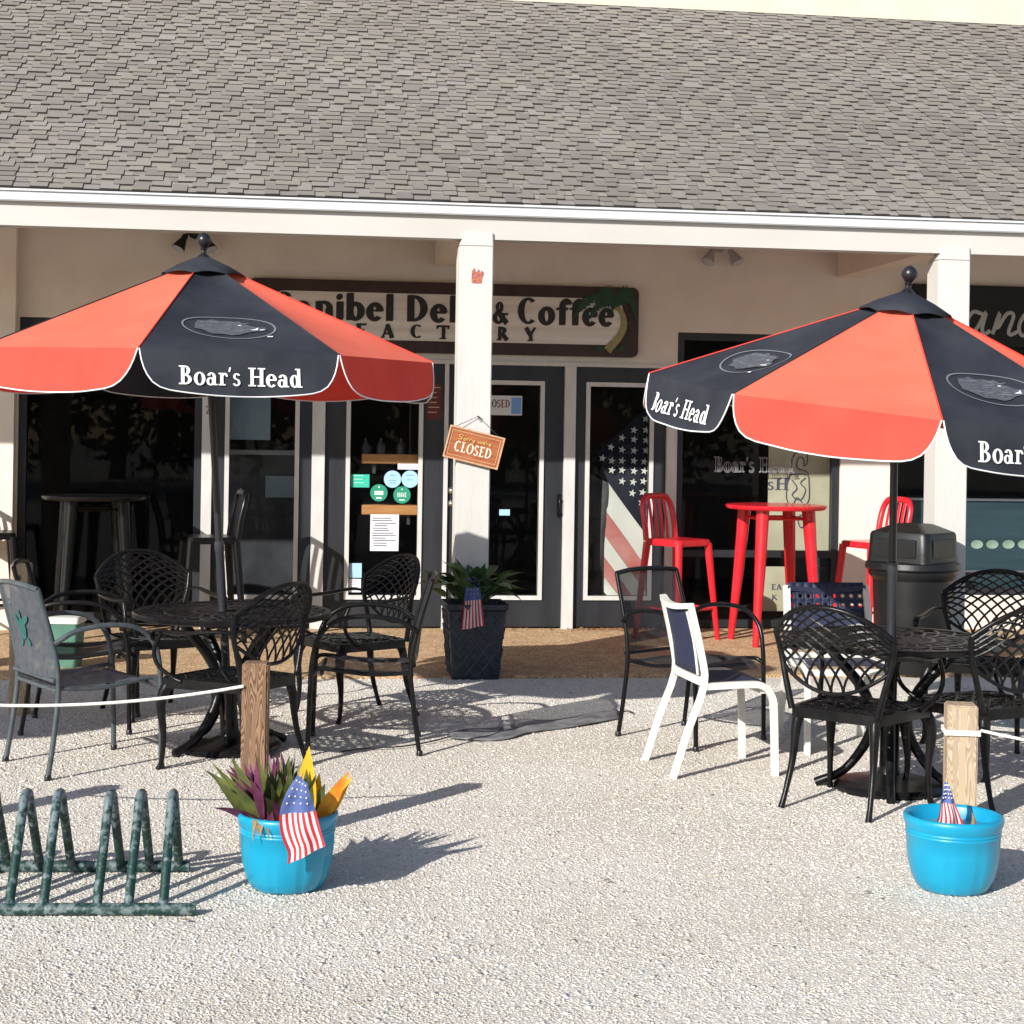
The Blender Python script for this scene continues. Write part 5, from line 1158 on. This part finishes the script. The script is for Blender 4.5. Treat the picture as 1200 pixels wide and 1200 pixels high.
# ---- trees across the lot, seen only in the glass
rr = random.Random(21)
def tree(label, x, y, h, w):
    t = thing('broadleaf_tree', label, 'tree', (x, y, 0), 0, 'trees across the lot mirrored in the glass')
    q = MB(); q.tube([(0,0,0), (.1,.05,h*.3), (-.05,0,h*.6), (0,0,h*.85)], [.28, .2, .13, .05], 10, 3)
    for k in range(7):
        a = k*2.4; z = h*(.25+.07*k); q.tube([(0,0,z), (.5*w*.5*math.cos(a), .5*w*.5*math.sin(a), z+h*.12), (w*.42*math.cos(a), w*.42*math.sin(a), z+h*.2)], [.09, .06, .02], 6, 2)
    q.build('trunk', 'bark', t, smooth=True)
    q = MB(); cl = [(Vector((rr.gauss(0, w*.24), rr.gauss(0, w*.24), h*rr.uniform(.12, .98))), rr.uniform(.12, .28)*w) for _ in range(34)]
    for c, r in cl:
        for _ in range(70):
            d = Vector((rr.gauss(0,1), rr.gauss(0,1), rr.gauss(0,.8))).normalized(); p = c+d*r*rr.uniform(.5, 1); s = rr.uniform(.16, .34)
            if p.z < .1: continue
            u_ = Vector((rr.gauss(0,1), rr.gauss(0,1), rr.gauss(0,1))).normalized(); v_ = u_.orthogonal().normalized(); q.add([p+u_*s, p+v_*s*.5, p-u_*s, p-v_*s*.5], [(0,1,2,3)])
    q.build('crown', 'crown', t, fixn=False)
for i, x in enumerate((-22, -16.5, -11, -5.5, 0.5, 6, 11.5, 17)): tree('dark bushy tree across the lot behind the viewpoint', x+rr.uniform(-.8, .8), -24+rr.uniform(-2, 2), rr.uniform(6.5, 8.5), rr.uniform(6.5, 8))

# ================================================================== LIGHT, SKY, CAMERA
SUN_EL = rad(26.2)
sc_ = RX*.573+FW*.819; sd = Vector((sc_.x*math.cos(SUN_EL), sc_.y*math.cos(SUN_EL), -math.sin(SUN_EL)))   # way the light travels
ld_ = bpy.data.lights.new('sun', 'SUN'); ld_.energy = 5.0; ld_.angle = rad(.53); ld_.color = (1, .962, .91)
so_ = bpy.data.objects.new('sun', ld_); COL.objects.link(so_); so_.rotation_euler = sd.to_track_quat('-Z', 'Y').to_euler(); so_.location = (-10, -10, 12)
w = bpy.data.worlds.new('World'); S.world = w; w.use_nodes = True; nt = w.node_tree; bg = nt.nodes['Background']
sk = nt.nodes.new('ShaderNodeTexSky'); sk.sky_type = 'NISHITA'; sk.sun_disc = False; sk.sun_elevation = SUN_EL
to = -sd; sk.sun_rotation = math.atan2(to.x, to.y); sk.altitude = 0; sk.air_density = 1; sk.dust_density = .6; sk.ozone_density = 1.2
nt.links.new(sk.outputs[0], bg.inputs['Color']); bg.inputs['Strength'].default_value = .115
cd = bpy.data.cameras.new('camera'); cd.sensor_width = 36; cd.lens = 36*FOC/1200; cd.shift_y = -95/1200; cd.clip_end = 600; cd.clip_start = .05
co = bpy.data.objects.new('camera', cd); COL.objects.link(co)
X = RX*math.cos(ROLL)+UP*math.sin(ROLL); Yv = UP*math.cos(ROLL)-RX*math.sin(ROLL); Zb = -FW
co.matrix_world = Matrix(((X.x, Yv.x, Zb.x, CAM.x), (X.y, Yv.y, Zb.y, CAM.y), (X.z, Yv.z, Zb.z, CAM.z), (0, 0, 0, 1)))
S.camera = co
S.view_settings.view_transform = 'Standard'; S.view_settings.look = 'None'; S.view_settings.exposure = 0.37; S.view_settings.gamma = 1
S.render.engine = 'CYCLES'; S.cycles.max_bounces = 8; S.cycles.transparent_max_bounces = 16; S.cycles.caustics_reflective = False; S.cycles.caustics_refractive = False
